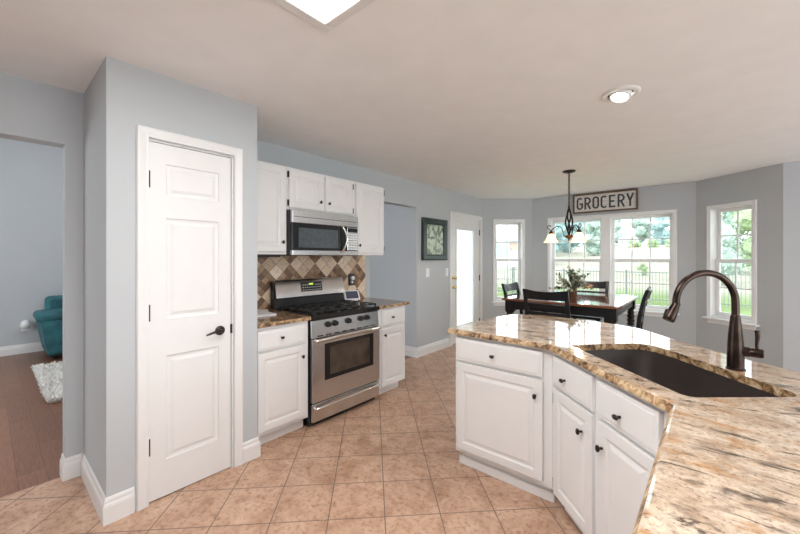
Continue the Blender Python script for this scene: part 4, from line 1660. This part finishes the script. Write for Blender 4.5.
def gz_(x, y):
    base = -.42
    if y > 20:
        base += (y - 20) * .058 - max(0, y - 75) * .02
    return base + .12 * noise.noise((x * .07, y * .07, 0)) * min(1, max(0, (y - 16) / 10))


gv = [[g.bm.verts.new((x, y, gz_(x, y))) for x in gx] for y in gy]
for a, b2 in zip(gv, gv[1:]):
    for i in range(len(gx) - 1):
        g.bm.faces.new([a[i], a[i + 1], b2[i + 1], b2[i]])
go = g.obj('ground', 'lawn', norm=False, smooth=80)
struct(go, 'green lawn rising to a pale field outside the windows', 'ground')
g = MB().box(-20, -7.9, -4, 6.9, -.5, -.42).box(-7.9, -3.3, 4.3, 6.9, -.5, -.42)
struct(g.obj('ground_side', 'lawn'), 'lawn beside the house', 'ground')

FYY = 17.0
FP = 2.4
FG = -.40


def fence_panel(i, label):
    x0 = -12.0 + FP * i
    p = thing('fence_panel', (x0, FYY, FG), 0, label, 'fence', 'metal fence panels across the lawn')
    k = MB()
    n_ = 21
    for j in range(1, n_ + 1):
        x = FP * j / (n_ + 1)
        k.box(x - .0075, x + .0075, -.0075, .0075, .06, 1.24)
    k.obj('pickets', 'fence', p)
    for z in (.14, 1.20):
        MB().box(.040, FP - .040, -.012, .012, z - .016, z + .016).obj('rail', 'fence', p)
    MB().box(-.030, .030, -.030, .030, -.10, 1.30).obj('post', 'fence', p, bevel=.006)
    return p


for i in range(7):
    fence_panel(i, 'black metal picket fence panel crossing the lawn beyond the bay windows')


def tree(name, loc, h, cr, nblob, mat, label, seed, trunk=.18, low=.25, group=None):
    r3 = random.Random(seed)
    t = thing(name, loc, 0, label, 'tree', group)
    MB().tube([(0, 0, -.2), (.05, 0, h * .35), (0, .05, h * .7)], [trunk, trunk * .75, trunk * .35], 10).obj('trunk', 'bark', t, smooth=60)
    cm = MB()
    for k in range(nblob):
        f_ = r3.uniform(low, .92)
        spread = cr * math.sin(PI * min(1, (f_ - low) / (1 - low) * .75 + .22))
        a = r3.uniform(0, 2 * PI)
        rr = r3.uniform(0, max(0, spread - cr * .3))
        br = cr * r3.uniform(.28, .45)
        cpos = Vector((rr * math.cos(a), rr * math.sin(a), h * f_))
        tmp = bmesh.new()
        bmesh.ops.create_icosphere(tmp, subdivisions=2, radius=br * .62)
        off = Vector((r3.uniform(0, 90), r3.uniform(0, 90), 0))
        idx = {v.index: cm.bm.verts.new(cpos + v.co * (1 + .5 * noise.noise(v.co.normalized() * 3 + off))) for v in tmp.verts}
        for f2 in tmp.faces:
            cm.bm.faces.new([idx[v.index] for v in f2.verts])
        tmp.free()
        for q in range(300):
            d_ = Vector((r3.gauss(0, 1), r3.gauss(0, 1), r3.gauss(0, 1))).normalized()
            p_ = cpos + d_ * br * r3.uniform(.5, 1.08)
            n_ = (d_ + Vector((r3.gauss(0, .5), r3.gauss(0, .5), r3.gauss(0, .5)))).normalized()
            u_ = n_.orthogonal().normalized()
            v_ = n_.cross(u_)
            z_ = br * r3.uniform(.05, .11)
            cm.face([p_ + u_ * z_, p_ + v_ * z_ * .7, p_ - u_ * z_, p_ - v_ * z_ * .7])
    cm.obj('crown', mat, t, norm=False)
    return t


def polar(ux, uy, d):
    return (ux * d, uy * d, gz_(ux * d, uy * d))


TG = 'trees beyond the field'
for i, (ux, uy, d, h, cr, nb_, mt, lb) in enumerate((
        (-.302, .953, 58, 8.2, 3.0, 30, 'leafb', 'blue-green tree at the far left of the double window view'),
        (-.258, .966, 67, 9.4, 3.8, 32, 'leafb', 'tall blue-green tree behind the chandelier beyond the field'),
        (-.207, .978, 57, 7.6, 2.8, 30, 'leafa', 'grey-green tree just left of the window mullion beyond the field'),
        (-.165, .986, 168, 13.5, 6.2, 22, 'leafa', 'grey-green tree left of the small white farmhouse'),
        (-.112, .994, 184, 15.5, 6.8, 24, 'leafa', 'rounded grey-green tree behind the small white farmhouse'),
        (-.068, .998, 168, 14.0, 6.2, 24, 'leafb', 'blue-green tree right of the small white farmhouse'),
        (-.225, .974, 190, 14.0, 6.2, 22, 'leafa', 'grey-green tree seen close to the window mullion, far behind'),
        (-.030, .999, 182, 12.0, 6.0, 22, 'leafb', 'blue-green tree at the right edge of the double window'),
        (.020, 1.0, 26, 6.6, 2.4, 26, 'leafa', 'tall near tree at the left of the right bay window'),
        (.085, .996, 34, 6.4, 2.6, 22, 'leafc', 'light green tree at the right of the right bay window'),
        (-.345, .938, 84, 7.5, 3.6, 18, 'leafb', 'distant blue-green tree right of the left bay window view'))):
    tree('tree', polar(ux, uy, d), h, cr, nb_, mt, lb, 11 + i, low=.10, group=TG)
for i, (ux, uy, d, h, cr, lb) in enumerate(((-.130, .9915, 104, 1.7, 2.2, 'low hedge-like bush below the white farmhouse'), (-.090, .996, 100, 1.7, 2.2, 'low bush in the field right of the farmhouse'),
                                          (-.052, .9985, 104, 1.7, 2.2, 'low bush at the right edge of the double window view'), (-.108, .994, 30, .8, .55, 'small round shrub low in the middle of the field'))):
    tree('bush', polar(ux, uy, d), h, cr, 9, 'leafc', lb, 50 + i, .04, .03)


def house(name, loc, rz, w_, d_, h_, rh, label, wall, hip=.5, extra=None):
    b3 = thing(name, loc, rz, label, 'house')
    MB().box(-w_ / 2, w_ / 2, 0, d_, -.5, h_).obj('walls', wall, b3)
    o_ = .35
    MB().loft([[(-w_ / 2 - o_, -o_, h_), (w_ / 2 + o_, -o_, h_), (w_ / 2 + o_, d_ + o_, h_), (-w_ / 2 - o_, d_ + o_, h_)],
               [(-w_ / 2 * hip, d_ / 2 - .05, h_ + rh), (w_ / 2 * hip, d_ / 2 - .05, h_ + rh), (w_ / 2 * hip, d_ / 2 + .05, h_ + rh), (-w_ / 2 * hip, d_ / 2 + .05, h_ + rh)]]).obj('roof', 'roofing', b3)
    for fx in (-.32, .0, .3):
        wd = MB().box(w_ * fx - .45, w_ * fx + .45, -.04, .02, h_ * .35, h_ * .78).obj('window', 'bluesiding', b3)
    return b3


house('house', polar(-.136, .9907, 148), R(8), 6.0, 5, 2.3, 1.6, 'small white farmhouse with grey roof beyond the field', 'siding')
nh = house('house', polar(-.412, .911, 38), R(20), 9.0, 7, 2.6, 1.5, 'pale neighbouring house seen through the left bay window', 'siding', .6)
MB().box(-4.6, -.3, -.08, -.02, 1.0, 2.3).obj('blue_siding', 'bluesiding', nh)
MB().box(.6, 4.5, -.07, -.02, 1.7, 2.4).obj('brick_band', 'brick', nh)
hk = MB()
pts = [(-10.05 + 0.0, 20.6, -.4), (-9.95, 20.6, .8)]
hp_ = [(-8.05, 19.2, gz_(-8.05, 19.2) - .05), (-8.05, 19.2, 1.3)]
for i in range(1, 13):
    a = R(90 * i / 12)
    hp_.append((-8.05 - .75 * (1 - math.cos(a)), 19.2, 1.3 + .85 * math.sin(a)))
hk.tube(hp_, .022, 8)
tag(hk.obj('garden_hook', 'fence', smooth=60), 'thin dark curved garden pole seen through the left bay window', 'garden pole')
